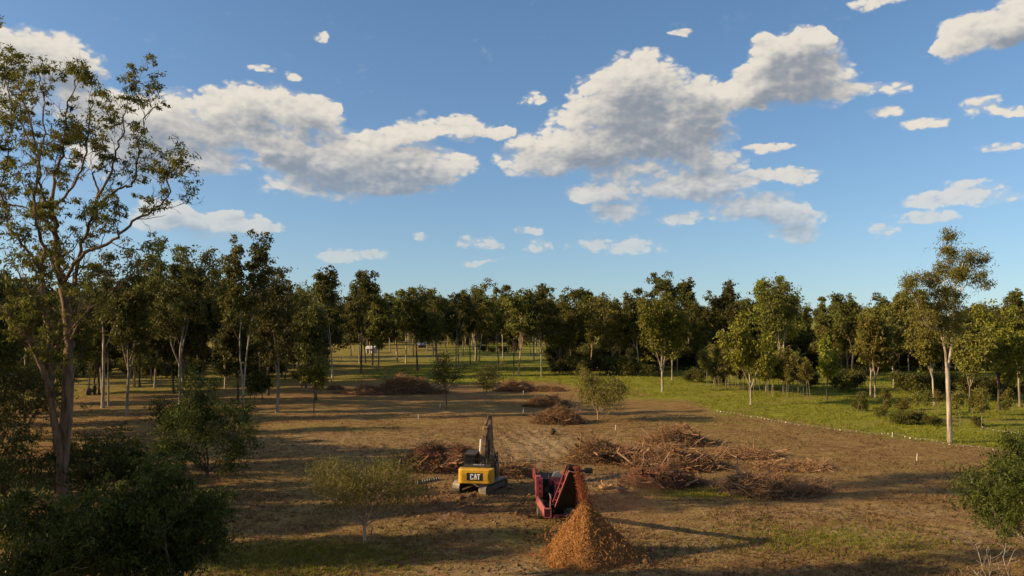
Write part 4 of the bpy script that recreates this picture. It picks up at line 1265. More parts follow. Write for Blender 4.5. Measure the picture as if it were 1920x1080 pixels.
for i in range(64):
    px = rr.uniform(1325, 1520)
    by = 722 + 26 * (px - 1330) / 185 * .7 + rr.uniform(-4, 10)
    q = on_ground(px, by)
    s = rr.uniform(.75, 1.45)
    place(SAPL[i % 3], q, rr.uniform(0, 6.28), (s, s, s), 'thin pale-stemmed sapling in the thicket under the broad multi-trunked gum', 'sapling', 'sapling thicket')
for i, (px, by) in enumerate([(1608, 775), (1616, 780), (1655, 772), (1668, 786), (1690, 790), (1704, 792), (1722, 780), (1740, 786), (1758, 778), (1800, 800), (1825, 790), (1840, 806), (1850, 782), (1885, 790), (1900, 778)]):
    s = rr.uniform(.45, .8)
    place(SAPL[i % 3], on_ground(px, by), rr.uniform(0, 6.28), (s * 1.3, s * 1.3, s), 'spindly sapling in the grass around the tallest right-hand gum', 'sapling', 'saplings in the right-hand grass')
for i, (px, by, s) in enumerate([(1060, 703, .9), (1085, 704, 1.1), (1110, 702, 1.0), (1140, 703, 1.2), (1165, 704, 1.0), (1185, 705, .9), (1215, 706, .7), (1290, 716, .6), (1310, 718, .7), (1350, 722, .7), (1500, 722, .9), (1520, 728, .8), (1580, 735, .9), (1600, 732, 1.0), (1700, 738, .9), (1730, 740, 1.0), (1770, 744, .9), (1830, 752, 1.0), (1860, 750, .9), (1900, 748, 1.1), (1040, 702, .7)]):
    place(SHRUB[i % 2], on_ground(px, by), rr.uniform(0, 6.28), (s, s, s), 'dark low shrub at the forest foot near ' + min(MARKS, key=lambda m_: abs(m_[0] - px))[1], 'shrub', 'understorey at the forest foot')
for i, (px, by, s) in enumerate([(1655, 782, .42), (1676, 794, .4), (1700, 796, .5), (1722, 795, .45), (1745, 800, .4), (1830, 800, .32), (1610, 772, .4)]):
    place(SHRUB[2], on_ground(px, by), rr.uniform(0, 6.28), (s, s, s * .8), 'knee-high green regrowth bush in the grass left of the tallest right-hand gum' if px < 1760 else 'knee-high green regrowth bush right of the tallest right-hand gum', 'bush', 'regrowth bushes')
for i, (px, by, s) in enumerate([(905, 660, .8), (922, 661, .7), (945, 662, .8), (60, 705, .8), (110, 715, .7), (240, 700, .8), (330, 705, .9), (430, 706, .7), (560, 715, .6), (600, 690, .8)]):
    place(SHRUB[i % 2], on_ground(px, by), rr.uniform(0, 6.28), (s, s, s * .8), 'dark shrub in the fields behind ' + min(MARKS, key=lambda m_: abs(m_[0] - px))[1], 'shrub', 'field shrubs')

# ================================================================== excavator
def rot2(x, y, an):
    return x * math.cos(an) - y * math.sin(an), x * math.sin(an) + y * math.cos(an)


def build_excavator():
    base = on_ground(901, 917)
    root = empty('excavator', base, R(-8))
    tag(root, 'yellow tracked excavator with raised muddy boom, counterweight towards the chip mound', 'excavator')
    Z0 = -0.04
    ua = R(-19)                                      # the tracks stand askew under the house

    def T(x, y, z):
        a_, b_ = rot2(x, y, ua)
        return Vector((a_, b_, z + Z0))
    # --- tracks
    L, H = 4.1, 1.0
    r = H / 2
    for s in (-1, 1):
        cx = s * 1.32
        prof = []
        for k in range(13):
            an = math.pi / 2 + math.pi * k / 12
            prof.append((-L / 2 + r + math.cos(an) * r, r + math.sin(an) * r))
        for k in range(13):
            an = -math.pi / 2 + math.pi * k / 12
            prof.append((L / 2 - r + math.cos(an) * r, r + math.sin(an) * r))
        inner = [(u * (1 - .14 * 2 / L), r + (v - r) * .76) for u, v in prof]
        m = MB()
        n = len(prof)
        w = .34
        vs = [T(cx - w, u, v) for u, v in prof] + [T(cx + w, u, v) for u, v in prof] + [T(cx - w, u, v) for u, v in inner] + [T(cx + w, u, v) for u, v in inner]
        fs = []
        for k in range(n):
            k2 = (k + 1) % n
            fs += [(k, k2, n + k2, n + k), (2 * n + k, 3 * n + k, 3 * n + k2, 2 * n + k2), (k, 2 * n + k, 2 * n + k2, k2), (n + k, n + k2, 3 * n + k2, 3 * n + k)]
        m._add(vs, fs)
        tr = m.build('track', MATS['muddy_steel'], root)
        # shoes with grouser bars
        per = []
        tot = 2 * (L - 2 * r) + 2 * math.pi * r
        ns = 44
        g = MB()
        for k in range(ns):
            d = tot * k / ns
            st = L - 2 * r
            if d < st:
                u, v, an = -st / 2 + d, 0, -math.pi / 2
            elif d < st + math.pi * r:
                an = -math.pi / 2 + (d - st) / r
                u, v = st / 2 + math.cos(an) * r, r + math.sin(an) * r
            elif d < 2 * st + math.pi * r:
                u, v, an = st / 2 - (d - st - math.pi * r), H, math.pi / 2
            else:
                an = math.pi / 2 + (d - 2 * st - math.pi * r) / r
                u, v = -st / 2 + math.cos(an) * r, r + math.sin(an) * r
            c = T(cx, u + math.cos(an) * .02, v + math.sin(an) * .02)
            M = Matrix.Rotation(ua, 3, 'Z') @ Matrix.Rotation(an, 3, 'X')
            g.box(c, (.70, .05, .22), M)
        sh = g.build('track_shoes', MATS['track_steel'], tr)
        tag(sh, kind='stuff')
        for nm, u in (('sprocket', -L / 2 + r), ('idler_wheel', L / 2 - r)):
            MB().cyl(T(cx - .2, u, r), T(cx + .2, u, r), .36, n=16).build(nm, MATS['muddy_steel'], tr)
        m = MB(); m.box(T(cx, 0, r), (.42, L - 1.1, .42), Matrix.Rotation(ua, 3, 'Z')); m.build('track_frame', MATS['muddy_steel'], tr)
    m = MB(); m.box(T(0, 0, .68), (2.1, 1.7, .42), Matrix.Rotation(ua, 3, 'Z')); m.build('undercarriage', MATS['muddy_steel'], root, .04)
    MB().cyl((0, 0, .86), (0, 0, 1.10), .72, n=24).build('swing_ring', MATS['dark_grey'], root)
    # --- house
    MB().box((0, -.15, 1.18), (2.75, 4.3, .18)).build('deck', MATS['dark_grey'], root, .02)
    # counterweight: rounded in plan
    plan = []
    for (cx_, cy_, rad, a0, a1) in ((-1.1, -2.25, .42, 180, 270), (1.1, -2.25, .42, 270, 360)):
        for k in range(7):
            an = R(a0 + (a1 - a0) * k / 6)
            plan.append((cx_ + math.cos(an) * rad, cy_ + math.sin(an) * rad))
    plan += [(1.52, -1.55), (-1.52, -1.55)]
    m = MB(); m.prism(plan, lambda u, v, t: (u, v, t), 1.08, 2.32)
    cw = m.build('counterweight', MATS['yellow_paint'], root, .09)
    for xx in (-.92, .92):
        MB().box((xx, -2.677, 1.70), (.40, .02, .62)).build('recess_panel', MATS['yellow_paint'], cw, .02)
    # badge
    bd = MB().box((-.02, -2.69, 1.70), (1.34, .03, .64)).build('badge_plate', MATS['black_paint'], root, .02)

    def letter(name, poly, mt, t=.018):
        m_ = MB(); m_.prism(poly, lambda u, v, d: (u, -2.705 - d, v), t, 0)
        return m_.build(name, MATS[mt], bd)
    y0, y1 = 1.46, 1.94
    h = y1 - y0
    x = -.42
    C = [(0, .10), (.06, 0), (.24, 0), (.30, .10), (.30, .30), (.20, .30), (.20, .18), (.18, .14), (.13, .14), (.11, .18), (.11, .82), (.13, .86), (.18, .86), (.20, .82), (.20, .70), (.30, .70), (.30, .90), (.24, 1), (.06, 1), (0, .90)]
    letter('letter_c', [(x + u * .93, y0 + v * h) for u, v in C], 'logo_white')
    x = -.115
    A = [(0, 0), (.10, 0), (.14, .26), (.20, .44), (.26, .26), (.30, 0), (.40, 0), (.27, 1), (.13, 1)]
    letter('letter_a', [(x + u * .80, y0 + v * h) for u, v in A], 'logo_white')
    x = .175
    Tt = [(.11, 0), (.22, 0), (.22, .84), (.33, .84), (.33, 1), (0, 1), (0, .84), (.11, .84)]
    letter('letter_t', [(x + u * .86, y0 + v * h) for u, v in Tt], 'logo_white')
    letter('logo_triangle', [(-.085, y0 + .0), (.175, y0 + .0), (.045, y0 + .40 * h)], 'yellow_paint', .024)
    # engine house and deck gear
    MB().box((0, -.75, 1.72), (2.70, 1.55, .92)).build('engine_house', MATS['black_paint'], root, .05)
    hood = MB().box((0, -1.45, 2.40), (2.45, .85, .14)).build('engine_hood', MATS['dark_grey'], root, .03)
    MB().box((.1, -1.45, 2.485), (1.0, .5, .03)).build('hood_grille', MATS['light_grey'], hood)
    MB().cyl((.75, -.9, 2.2), (.75, -.9, 2.95), .085).build('exhaust', MATS['dark_grey'], root)
    MB().cyl((.30, -.7, 2.2), (.30, -.7, 2.55), .14).build('air_intake', MATS['dark_grey'], root)
    for s in (-1, 1):
        m = MB()
        ys = (-1.85, -1.15, -.45)
        for y in ys:
            m.cyl((s * 1.28, y, 2.25), (s * 1.28, y, 3.05), .028, n=8)
        m.cyl((s * 1.28, ys[0], 3.05), (s * 1.28, ys[-1], 3.05), .028, n=8)
        m.cyl((s * 1.28, ys[0], 2.68), (s * 1.28, ys[-1], 2.68), .022, n=8)
        m.build('handrail', MATS['black_paint'], root)
    m = MB()
    m.cyl((-1.28, -1.85, 3.05), (1.28, -1.85, 3.05), .028, n=8); m.cyl((-1.28, -1.85, 2.68), (1.28, -1.85, 2.68), .022, n=8)
    for xx in (-.45, .45):
        m.cyl((xx, -1.85, 2.4), (xx, -1.85, 3.05), .025, n=8)
    m.build('handrail', MATS['black_paint'], root)
    MB().box((1.0, .95, 1.75), (.85, 1.7, .95)).build('tool_box', MATS['dirty_yellow'], root, .04)
    tank = MB().box((1.02, -.2, 2.35), (.75, .7, .5)).build('fuel_tank', MATS['black_paint'], root, .05)
    MB().cyl((1.02, -.2, 2.6), (1.02, -.2, 2.70), .1).build('filler_cap', MATS['light_grey'], tank)
    # cab: frame, panes, guard
    cab = MB()
    X0, X1, Y0, Y1, Z1 = -1.42, -.45, .05, 1.95, 3.08
    for xx in (X0, X1):
        for yy in (Y0, Y1):
            cab.box((xx, yy, 2.18), (.11, .11, 1.85))
    cab.box(((X0 + X1) / 2, (Y0 + Y1) / 2, 1.42), (1.05, 2.0, .34))
    cab = cab.build('cab', MATS['black_paint'], root, .02)
    MB().box(((X0 + X1) / 2, (Y0 + Y1) / 2, Z1 + .05), (1.12, 2.08, .10)).build('cab_roof', MATS['dark_grey'], cab, .03)
    for (c, s) in (((X0, 1.0, 2.3), (.03, 1.75, 1.4)), ((X1, 1.0, 2.3), (.03, 1.75, 1.4)), (((X0 + X1) / 2, Y0, 2.4), (.8, .03, 1.2)), (((X0 + X1) / 2, Y1, 2.3), (.8, .03, 1.4))):
        MB().box(c, s).build('window', MATS['glass'], cab)
    m = MB()
    for k in range(5):
        m.box((X0 + .12 + k * .18, Y0 - .08, 2.5), (.035, .035, 1.2))
    m.box(((X0 + X1) / 2, Y0 - .08, 3.08), (1.0, .05, .05)); m.box(((X0 + X1) / 2, Y0 - .08, 1.92), (1.0, .05, .05))
    m.build('cab_guard', MATS['dark_grey'], cab)
    # --- boom: bent box girder seen from behind
    bx = .12
    side = [(.35, 1.55), (.05, 2.05), (1.45, 4.35), (2.25, 5.35), (3.65, 5.75), (3.85, 5.35), (2.85, 4.85), (2.1, 3.95), (.80, 1.80)]
    m = MB(); m.prism(side, lambda u, v, t: (bx + t, u, v), -.32, .32)
    bo = m.build('boom', MATS['dirty_yellow'], root, .04)
    m = MB()
    for k, (u, v) in enumerate(((.55, 2.2), (.95, 2.9), (1.35, 3.55), (1.85, 4.3), (2.4, 4.95))):
        m.box((bx, u - .30, v + .18), (.36, .16, .12))
    m.build('hose_clamp', MATS['black_paint'], bo)
    m = MB()
    for dx in (-.12, 0, .12):
        pts = [(bx + dx, .0, 2.1), (bx + dx, .62, 3.3), (bx + dx, 1.25, 4.35), (bx + dx, 2.1, 5.5)]
        for p0, p1 in zip(pts, pts[1:]):
            m.cyl(p0, p1, .035, n=7)
    tag(m.build('hoses', MATS['muddy_steel'], bo), kind='stuff')
    for s in (-1, 1):
        p0 = Vector((bx + s * .42, 1.0, 1.55)); p1 = Vector((bx + s * .42, 1.75, 4.2))
        cyl_ = MB().cyl(p0, p0.lerp(p1, .52), .125).build('boom_cylinder', MATS['dirty_yellow'] if s > 0 else MATS['yellow_paint'], root)
        MB().cyl(p0.lerp(p1, .5), p1, .085).build('piston_rod', MATS['chrome' if s < 0 else 'muddy_steel'], cyl_)  # left rod bright as if sunlit, right one dark: light set by material colour
    m = MB()
    for k in range(4):
        m.box((.95 + .03 * (k % 2), .35 + .33 * k, 2.75 + .28 * (k % 3)), (.34, .10, .45))
    m.cyl((.95, .2, 2.3), (.85, 1.6, 3.6), .07, n=8)
    m.build('hydraulic_block', MATS['dark_grey'], root)
    gd = MB()
    for xx in (.55, 1.32):
        for yy in (-.35, .5, 1.4):
            gd.box((xx, yy, 2.65), (.07, .07, .95))
    for zz in (2.5, 2.8, 3.1):
        gd.box((.935, -.35, zz), (.84, .06, .06)); gd.box((1.32, .52, zz), (.06, 1.8, .06)); gd.box((.55, .52, zz), (.06, 1.8, .06))
    gd.box((.935, -.30, 2.55), (.70, .03, .7))
    gd.build('side_guard', MATS['black_paint'], root)
    # stick and grapple reaching down in front, muddy
    stick_ = [(3.40, 6.10), (3.95, 6.0), (5.05, 2.55), (4.75, 2.45)]
    m = MB(); m.prism(stick_, lambda u, v, t: (bx + t, u, v), -.27, .27)
    st = m.build('stick', MATS['muddy_steel'], root, .03)
    p0 = Vector((bx, 2.0, 5.45)); p1 = Vector((bx, 3.45, 6.15))
    c_ = MB().cyl(p0, p0.lerp(p1, .6), .12).build('stick_cylinder', MATS['muddy_steel'], root)
    MB().cyl(p0.lerp(p1, .55), p1, .07).build('piston_rod', MATS['muddy_steel'], c_)
    gr = MB().cyl((bx, 4.9, 2.7), (bx, 4.95, 2.2), .25).build('grapple', MATS['muddy_steel'], root)
    for s in (-1, 1):
        for w in (-.4, 0, .4):
            m = MB()
            pts = [(bx + w, 4.95, 2.25), (bx + w, 4.95 + s * .75, 1.7), (bx + w, 4.95 + s * .8, 1.0), (bx + w, 4.95 + s * .25, .55)]
            for a_, b_ in zip(pts, pts[1:]):
                m.beam(a_, b_, .11, .16)
            m.build('tine', MATS['muddy_steel'], gr)


build_excavator()


# ================================================================== grinder
def build_grinder():
    base = on_ground(1040, 970)
    root = empty('wood_grinder', base, R(0))
    tag(root, 'dusty red wood grinder with steep black discharge belt over the chip mound', 'grinder')
    bx, by = base.x, base.y

    def Q(px, py, dy):
        """photo pixel at dy metres behind the machine's foot, in its own space"""
        p = P(px, py, by + dy)
        return Vector((p.x - bx, dy, p.z - base.z))
    # crawler undercarriage
    for x in (-1.05, 1.0):
        prof = []
        r = .42
        for k in range(9):
            an = math.pi / 2 + math.pi * k / 8
            prof.append((.3 + math.cos(an) * r, r + math.sin(an) * r))
        for k in range(9):
            an = -math.pi / 2 + math.pi * k / 8
            prof.append((4.2 + math.cos(an) * r, r + math.sin(an) * r))
        m = MB(); m.prism(prof, lambda u, v, t: (x + t, u, v), -.25, .25)
        t = m.build('track', MATS['muddy_steel'], root, .02)
        m = MB()
        for k in range(9):
            m.cyl((x - .27, .4 + k * .46, .32), (x + .27, .4 + k * .46, .32), .17, n=10)
        tag(m.build('track_rollers', MATS['track_steel'], t), kind='stuff')
    MB().box((0, 2.3, .95), (1.7, 5.2, .35)).build('chassis', MATS['black_paint'], root, .03)
    # engine bay with louvred doors
    MB().box((-.35, 2.6, 1.95), (1.15, 2.6, 1.65)).build('engine_bay', MATS['black_paint'], root, .05)
    dl = MB()
    c = Q(1013, 905, .9)
    dl.box((-1.12, 1.05, 2.22), (.50, .75, 1.40))
    door = dl.build('side_cabinet', MATS['red_paint'], root, .03)
    m = MB()
    for k in range(3):
        m.box((-1.13, .665, 1.78 + k * .42), (.05, .03, .22))
    m.build('door_slot', MATS['black_paint'], door)
    MB().box((-1.395, 2.4, 2.25), (.06, 3.4, 1.55)).build('side_panel', MATS['dusty_red'], root, .02)
    MB().box((-1.20, 1.2, 2.99), (.42, .55, .16)).build('cabinet_lid', MATS['dusty_red'], root, .03)
    # feed hopper opening behind, dark, with grey deflector
    plan = [(-1.15, 3.0), (1.15, 3.0), (1.45, 5.8), (-1.45, 5.8)]
    m = MB(); m.prism(plan, lambda u, v, t: (u, v, t), 1.1, 2.2); m.build('infeed_hopper', MATS['belt'], root, .04)
    for s in (-1, 1):
        m = MB(); m.beam((s * 1.18, 3.0, 2.45), (s * 1.55, 5.9, 2.45), .08, .75); m.build('hopper_wing', MATS['red_paint'], root)
    m = MB(); m.prism([(-.45, 0), (.45, 0), (.12, .42), (-.2, .42)], lambda u, v, t: (.32 + u, 2.2 + t, 2.76 + v), -.2, .2); m.build('deflector', MATS['light_grey'], root, .04)
    # louvred red frames above the mill box
    fr = MB()
    for k in range(4):
        fr.box((.35, 1.15, 2.45 + k * .14), (1.25, .10, .055))
    for x in (-.25, .35, .95):
        fr.box((x, 1.2, 2.66), (.07, .09, .62))
    fr.build('louvre_frame', MATS['red_paint'], root)
    mill = MB().box((.36, 1.55, 1.95), (.68, .9, 1.35)).build('mill_box', MATS['dusty_red'], root, .04)
    MB().box((.40, 1.085, 2.02), (.46, .04, .98)).build('mill_door', MATS['red_paint'], mill, .02)
    MB().cyl((-.35, 1.25, 2.2), (-.35, 1.25, 3.15), .09).build('exhaust', MATS['dark_grey'], root)
    for (x, y, z, r_) in ((-.55, 1.2, 2.0, .2), (-.2, 1.15, 1.55, .16)):
        MB().cyl((x, y - .15, z), (x, y + .15, z), r_, n=14).build('pulley', MATS['dark_grey'], root)
    m = MB()
    for k in range(5):
        m.cyl((-.7 + k * .16, 1.2, 1.2), (-.75 + k * .17, 1.0, 2.3), .03, n=6)
    tag(m.build('hoses', MATS['black_paint'], root), kind='stuff')
    # tow-bar trough reaching towards the mound: two side walls meeting at a box end
    th = empty('draw_trough'); th.parent = root
    for p0, p1, mt in (((-1.33, .85, 1.32), (-.78, -1.25, .82), 'dusty_red'), ((-.28, .85, 1.40), (-.42, -1.25, .85), 'dusty_red')):
        m = MB(); m.beam(p0, p1, .09, .62); m.build('trough_wall', MATS[mt], th)
    m = MB(); m.beam((-.80, .85, 1.02), (-.60, -1.25, .55), .75, .06); m.build('trough_floor', MATS['red_paint'], th)
    box = MB()
    for (c, s) in (((-.60, -1.38, 1.13), (.56, .28, .07)), ((-.60, -1.38, .50), (.56, .28, .07)), ((-.85, -1.38, .82), (.07, .28, .62)), ((-.35, -1.38, .82), (.07, .28, .62))):
        box.box(c, s)
    bo = box.build('end_frame', MATS['dusty_red'], th, .01)
    MB().box((-.60, -1.30, .82), (.46, .04, .58)).build('end_plate', MATS['red_paint'], bo)
    m = MB()
    m.box((-.60, -1.40, .70), (.44, .05, .05)); m.box((-.60, -1.40, .92), (.44, .05, .05))
    m.build('end_rail', MATS['dusty_red'], bo)
    # struts
    for p0, p1 in (((-.35, .2, 1.2), (-.05, .0, .55)), ((-.40, .3, 1.9), (-.10, .2, 1.1)), ((-.30, -.2, 1.15), (.1, .1, 1.1))):
        m = MB(); m.cyl(p0, p1, .04, n=8); m.build('strut', MATS['light_grey'], root)
    MB().box((.12, -.35, .32), (.40, .35, .30)).build('jack_foot', MATS['dusty_red'], root, .04)
    MB().box((.55, -.2, .36), (.9, .3, .12)).build('rear_crossbar', MATS['dusty_red'], root, .02)
    # discharge conveyor: the underside faces the mound
    cv = empty('discharge_conveyor'); cv.parent = root
    a0, a1 = Q(1040, 951, -.3), Q(1067, 881, -8.1)       # left edge, tail and head
    b0, b1 = Q(1079, 951, -.1), Q(1084, 884, -8.0)       # right edge
    d = (a1 - a0)
    nrm = (b0 - a0).cross(d).normalized()
    if nrm.y > 0:
        nrm = -nrm
    m = MB()
    bulge = [(a0, a1), (a0.lerp(b0, .5) , a1.lerp(b1, .5)), (b0, b1)]
    vs = [a0, b0, b0.lerp(b1, .55) + Vector((.35, 0, 0)), b1, a1]
    fr_ = [v + nrm * .05 for v in vs]; bk_ = [v - nrm * .05 for v in vs]
    n = len(vs)
    m._add(fr_ + bk_, [tuple(range(n)), tuple(range(2 * n - 1, n - 1, -1))] + [(k, n + k, n + (k + 1) % n, (k + 1) % n) for k in range(n)])
    m.build('belt', MATS['belt'], cv)
    # red lattice side with a paler rail
    o_ = -nrm * .34
    m = MB(); m.beam(a0 + nrm * .08, a1 + nrm * .08, .10, .12); m.build('side_rail', MATS['dusty_red'], cv)
    m = MB(); m.beam(a0 + o_ + Vector((-.1, 0, 0)), a1 + o_ + Vector((-.1, 0, 0)), .10, .12); m.build('side_rail', MATS['red_paint'], cv)
    m = MB(); m.beam(b0 + nrm * .08, b1 + nrm * .08, .10, .12); m.build('side_rail', MATS['red_paint'], cv)
    for k in range(9):
        t0, t1 = k / 9, (k + 1) / 9
        p0 = a0.lerp(a1, t0) + (nrm * .05 if k % 2 == 0 else o_ + Vector((-.1, 0, 0)))
        p1 = a0.lerp(a1, t1) + (o_ + Vector((-.1, 0, 0)) if k % 2 == 0 else nrm * .05)
        m = MB(); m.beam(p0, p1, .05, .05); m.build('lattice_bar', MATS['red_paint'], cv)
    m = MB(); m.cyl(a0 + nrm * .1 + Vector((.1, 0, .2)), b0 + nrm * .1 + Vector((0, 0, .2)), .035, n=8); m.build('cross_bar', MATS['light_grey'], cv)
    m = MB(); m.cyl(a1 + nrm * .1, b1 + nrm * .1, .035, n=8); m.build('cross_bar', MATS['light_grey'], cv)
    MB().cyl(a1 - nrm * .12 + Vector((-.05, 0, .08)), b1 - nrm * .12 + Vector((.1, 0, .08)), .20, n=16).build('head_roller', MATS['black_paint'], cv)
    MB().box(b1 + Vector((.75, .6, -.05)), (.55, .35, .35)).build('drive_motor', MATS['black_paint'], cv, .06)
    m = MB(); m.beam(b1 + Vector((.05, .35, -.05)), b1 + Vector((.6, .6, -.05)), .14, .14); m.build('motor_mount', MATS['dark_grey'], cv)
    # hydraulic prop
    m = MB(); m.cyl((.35, .6, 1.1), a0.lerp(a1, .45) - nrm * .2, .06, n=8); m.build('prop_cylinder', MATS['light_grey'], cv)
    return base, (a1 + b1) / 2


GBASE, GHEAD = build_grinder()


# ================================================================== chip mound, falling chips, dust
def build_chips():
    r = np.random.RandomState(61)
    c = G(1098, 1038)
    Rm, Hm = 3.05, 3.75
    root = empty('wood_chip_mound', (c.x, c.y, gz(c.x, c.y)))
    tag(root, 'steep orange-brown mound of shredded wood chips under the black belt', 'mound')

    def surf(rho, an):
        rr_ = rho * (1 + .10 * np.sin(an * 3 + 1) + .06 * np.sin(an * 7) + .10 * np.sin(an + 2.4))
        z = Hm * np.clip(1 - rho, 0, 1) ** 1.06 - .10 + .12 * np.sin(an * 5 + rho * 9) * rho * (1 - rho) * 2
        return rr_ * Rm * np.cos(an), rr_ * Rm * np.sin(an), z
    nr, na = 26, 72
    rho = np.linspace(0, 1.06, nr); an = np.arange(na) * 2 * np.pi / na
    RR, AA = np.meshgrid(rho, an, indexing='ij')
    x, y, z = surf(RR, AA)
    z = z + .10 * (vnoise(x + 50, y + 50, .5, 62) - .5)
    v = np.stack([x, y, z], -1).reshape(-1, 3)
    i = np.arange(nr - 1)[:, None] * na; j = np.arange(na)[None, :]; jn = (j + 1) % na
    qd = np.stack([i + j, i + na + j, i + na + jn, i + jn], -1).reshape(-1, 4)
    link('heap', mesh('heap', v, qd, smooth=True), MATS['chip_core'], root)
    n = 28000
    rho = np.sqrt(r.uniform(0, 1.08, n)); an = r.uniform(0, 2 * np.pi, n)
    x, y, z = surf(rho, an)
    far = r.uniform(0, 1, n) < .10
    k = np.where(far, 1 + .7 * r.uniform(0, 1, n) ** 2, 1)
    x, y = x * k, y * k
    z = np.where(far & (rho > .85), .02, np.maximum(z, 0.0)) + r.uniform(-.03, .09, n)
    ax = r.normal(0, 1, (n, 3)); ax[:, 2] *= .7
    down = np.stack([np.cos(an), np.sin(an), -np.ones(n)], 1)
    ax = ax + down * r.uniform(0, 1.2, n)[:, None]
    b = Buf()
    b.slivers(np.stack([x, y, z], 1), ax, r.uniform(.07, .24, n) * np.where(r.uniform(0, 1, n) < .05, 2.4, 1), r.uniform(.009, .027, n), .5)
    tag(link('chips', b.mesh('chips', False), MATS['chip'], root), kind='stuff')
    # the falling stream
    apex = Vector((c.x + .05, c.y, Hm - .75))
    head = GBASE + GHEAD + Vector((.15, -.1, .05))
    n = 3600
    t = r.uniform(0, 1, n) ** .8
    d = np.array(apex) - np.array(head)
    zz = head.z + .35 * np.sin(np.clip(t / .25, 0, 1) * np.pi) * (1 - t) + d[2] * t ** 1.7
    xx = head.x + d[0] * t + r.normal(0, 1, n) * (.11 + .10 * t)
    yy = head.y + d[1] * t + r.normal(0, 1, n) * (.10 + .1 * t)
    b = Buf()
    b.slivers(np.stack([xx, yy, zz], 1), r.normal(0, 1, (n, 3)), r.uniform(.05, .17, n), r.uniform(.008, .022, n), .5)
    tag(link('falling_chips', b.mesh('falling_chips', False), MATS['red_chip']), 'stream of wood chips falling from the belt onto the mound', 'wood chips', kind='stuff')


build_chips()


def build_dust():
    c = G(1098, 1038)
    r = np.random.RandomState(66)
    nu, nv = 14, 22
    U, V = np.meshgrid(np.linspace(0, np.pi, nu), np.arange(nv) * 2 * np.pi / nv, indexing='ij')
    rad = 1 + .35 * (vnoise(U * 2 + 3, V * 1.5, 1.0, 67) - .5)
    v = np.stack([np.sin(U) * np.cos(V) * rad * 2.6, np.sin(U) * np.sin(V) * rad * 1.6, np.cos(U) * rad * 2.1], -1).reshape(-1, 3)
    i = np.arange(nu - 1)[:, None] * nv; j = np.arange(nv)[None, :]; jn = (j + 1) % nv
    m, N, L, out = mat('dust')
    pv = N.new('ShaderNodeVolumePrincipled')
    pv.inputs['Color'].default_value = (0.62, 0.30, 0.18, 1)
    pv.inputs['Density'].default_value = 0.04
    L.new(pv.outputs[0], out.inputs['Volume'])
    o = link('dust', mesh('dust', v, np.stack([i + j, i + nv + j, i + nv + jn, i + jn], -1).reshape(-1, 4), smooth=True), m)
    o.location = (c.x + 2.9, c.y + 1.4, 2.9)
    tag(o, 'thin reddish dust drifting from the falling wood chips', 'dust', kind='stuff')


build_dust()


# ================================================================== brush heaps
def branch_meshes():
    out = []
    for k in range(9):
        r = np.random.RandomState(900 + k)
        b = Buf()
        p, d = stick(r, (-.5, 0, 0), (1, r.normal(0, .1), r.normal(0, .1)), 1.0, 5, .10 if k < 6 else .04, 0)
        r0 = (.012, .016, .020, .011, .015, .02, .030, .036, .024)[k]
        b.tube(p, np.linspace(r0, r0 * .45, 6), 5)
        for _ in range(3 if k < 6 else 1):
            j = r.randint(2, 5)
            sp, _d = stick(r, p[j], side_dir(r, unit(p[j + 1] - p[j]), r.uniform(.4, .8)), r.uniform(.2, .42), 3, .12, 0)
            b.tube(sp, np.linspace(r0 * .5, r0 * .2, 4), 3)
        out.append(b.mesh('branch'))
    return out


BR = branch_meshes()
BRM = {}


def branch_mesh(k, m):
    if (k, m) not in BRM:
        me = BR[k].copy()
        me.materials.clear()
        me.materials.append(MATS[m])
        BRM[(k, m)] = me
    return BRM[(k, m)]


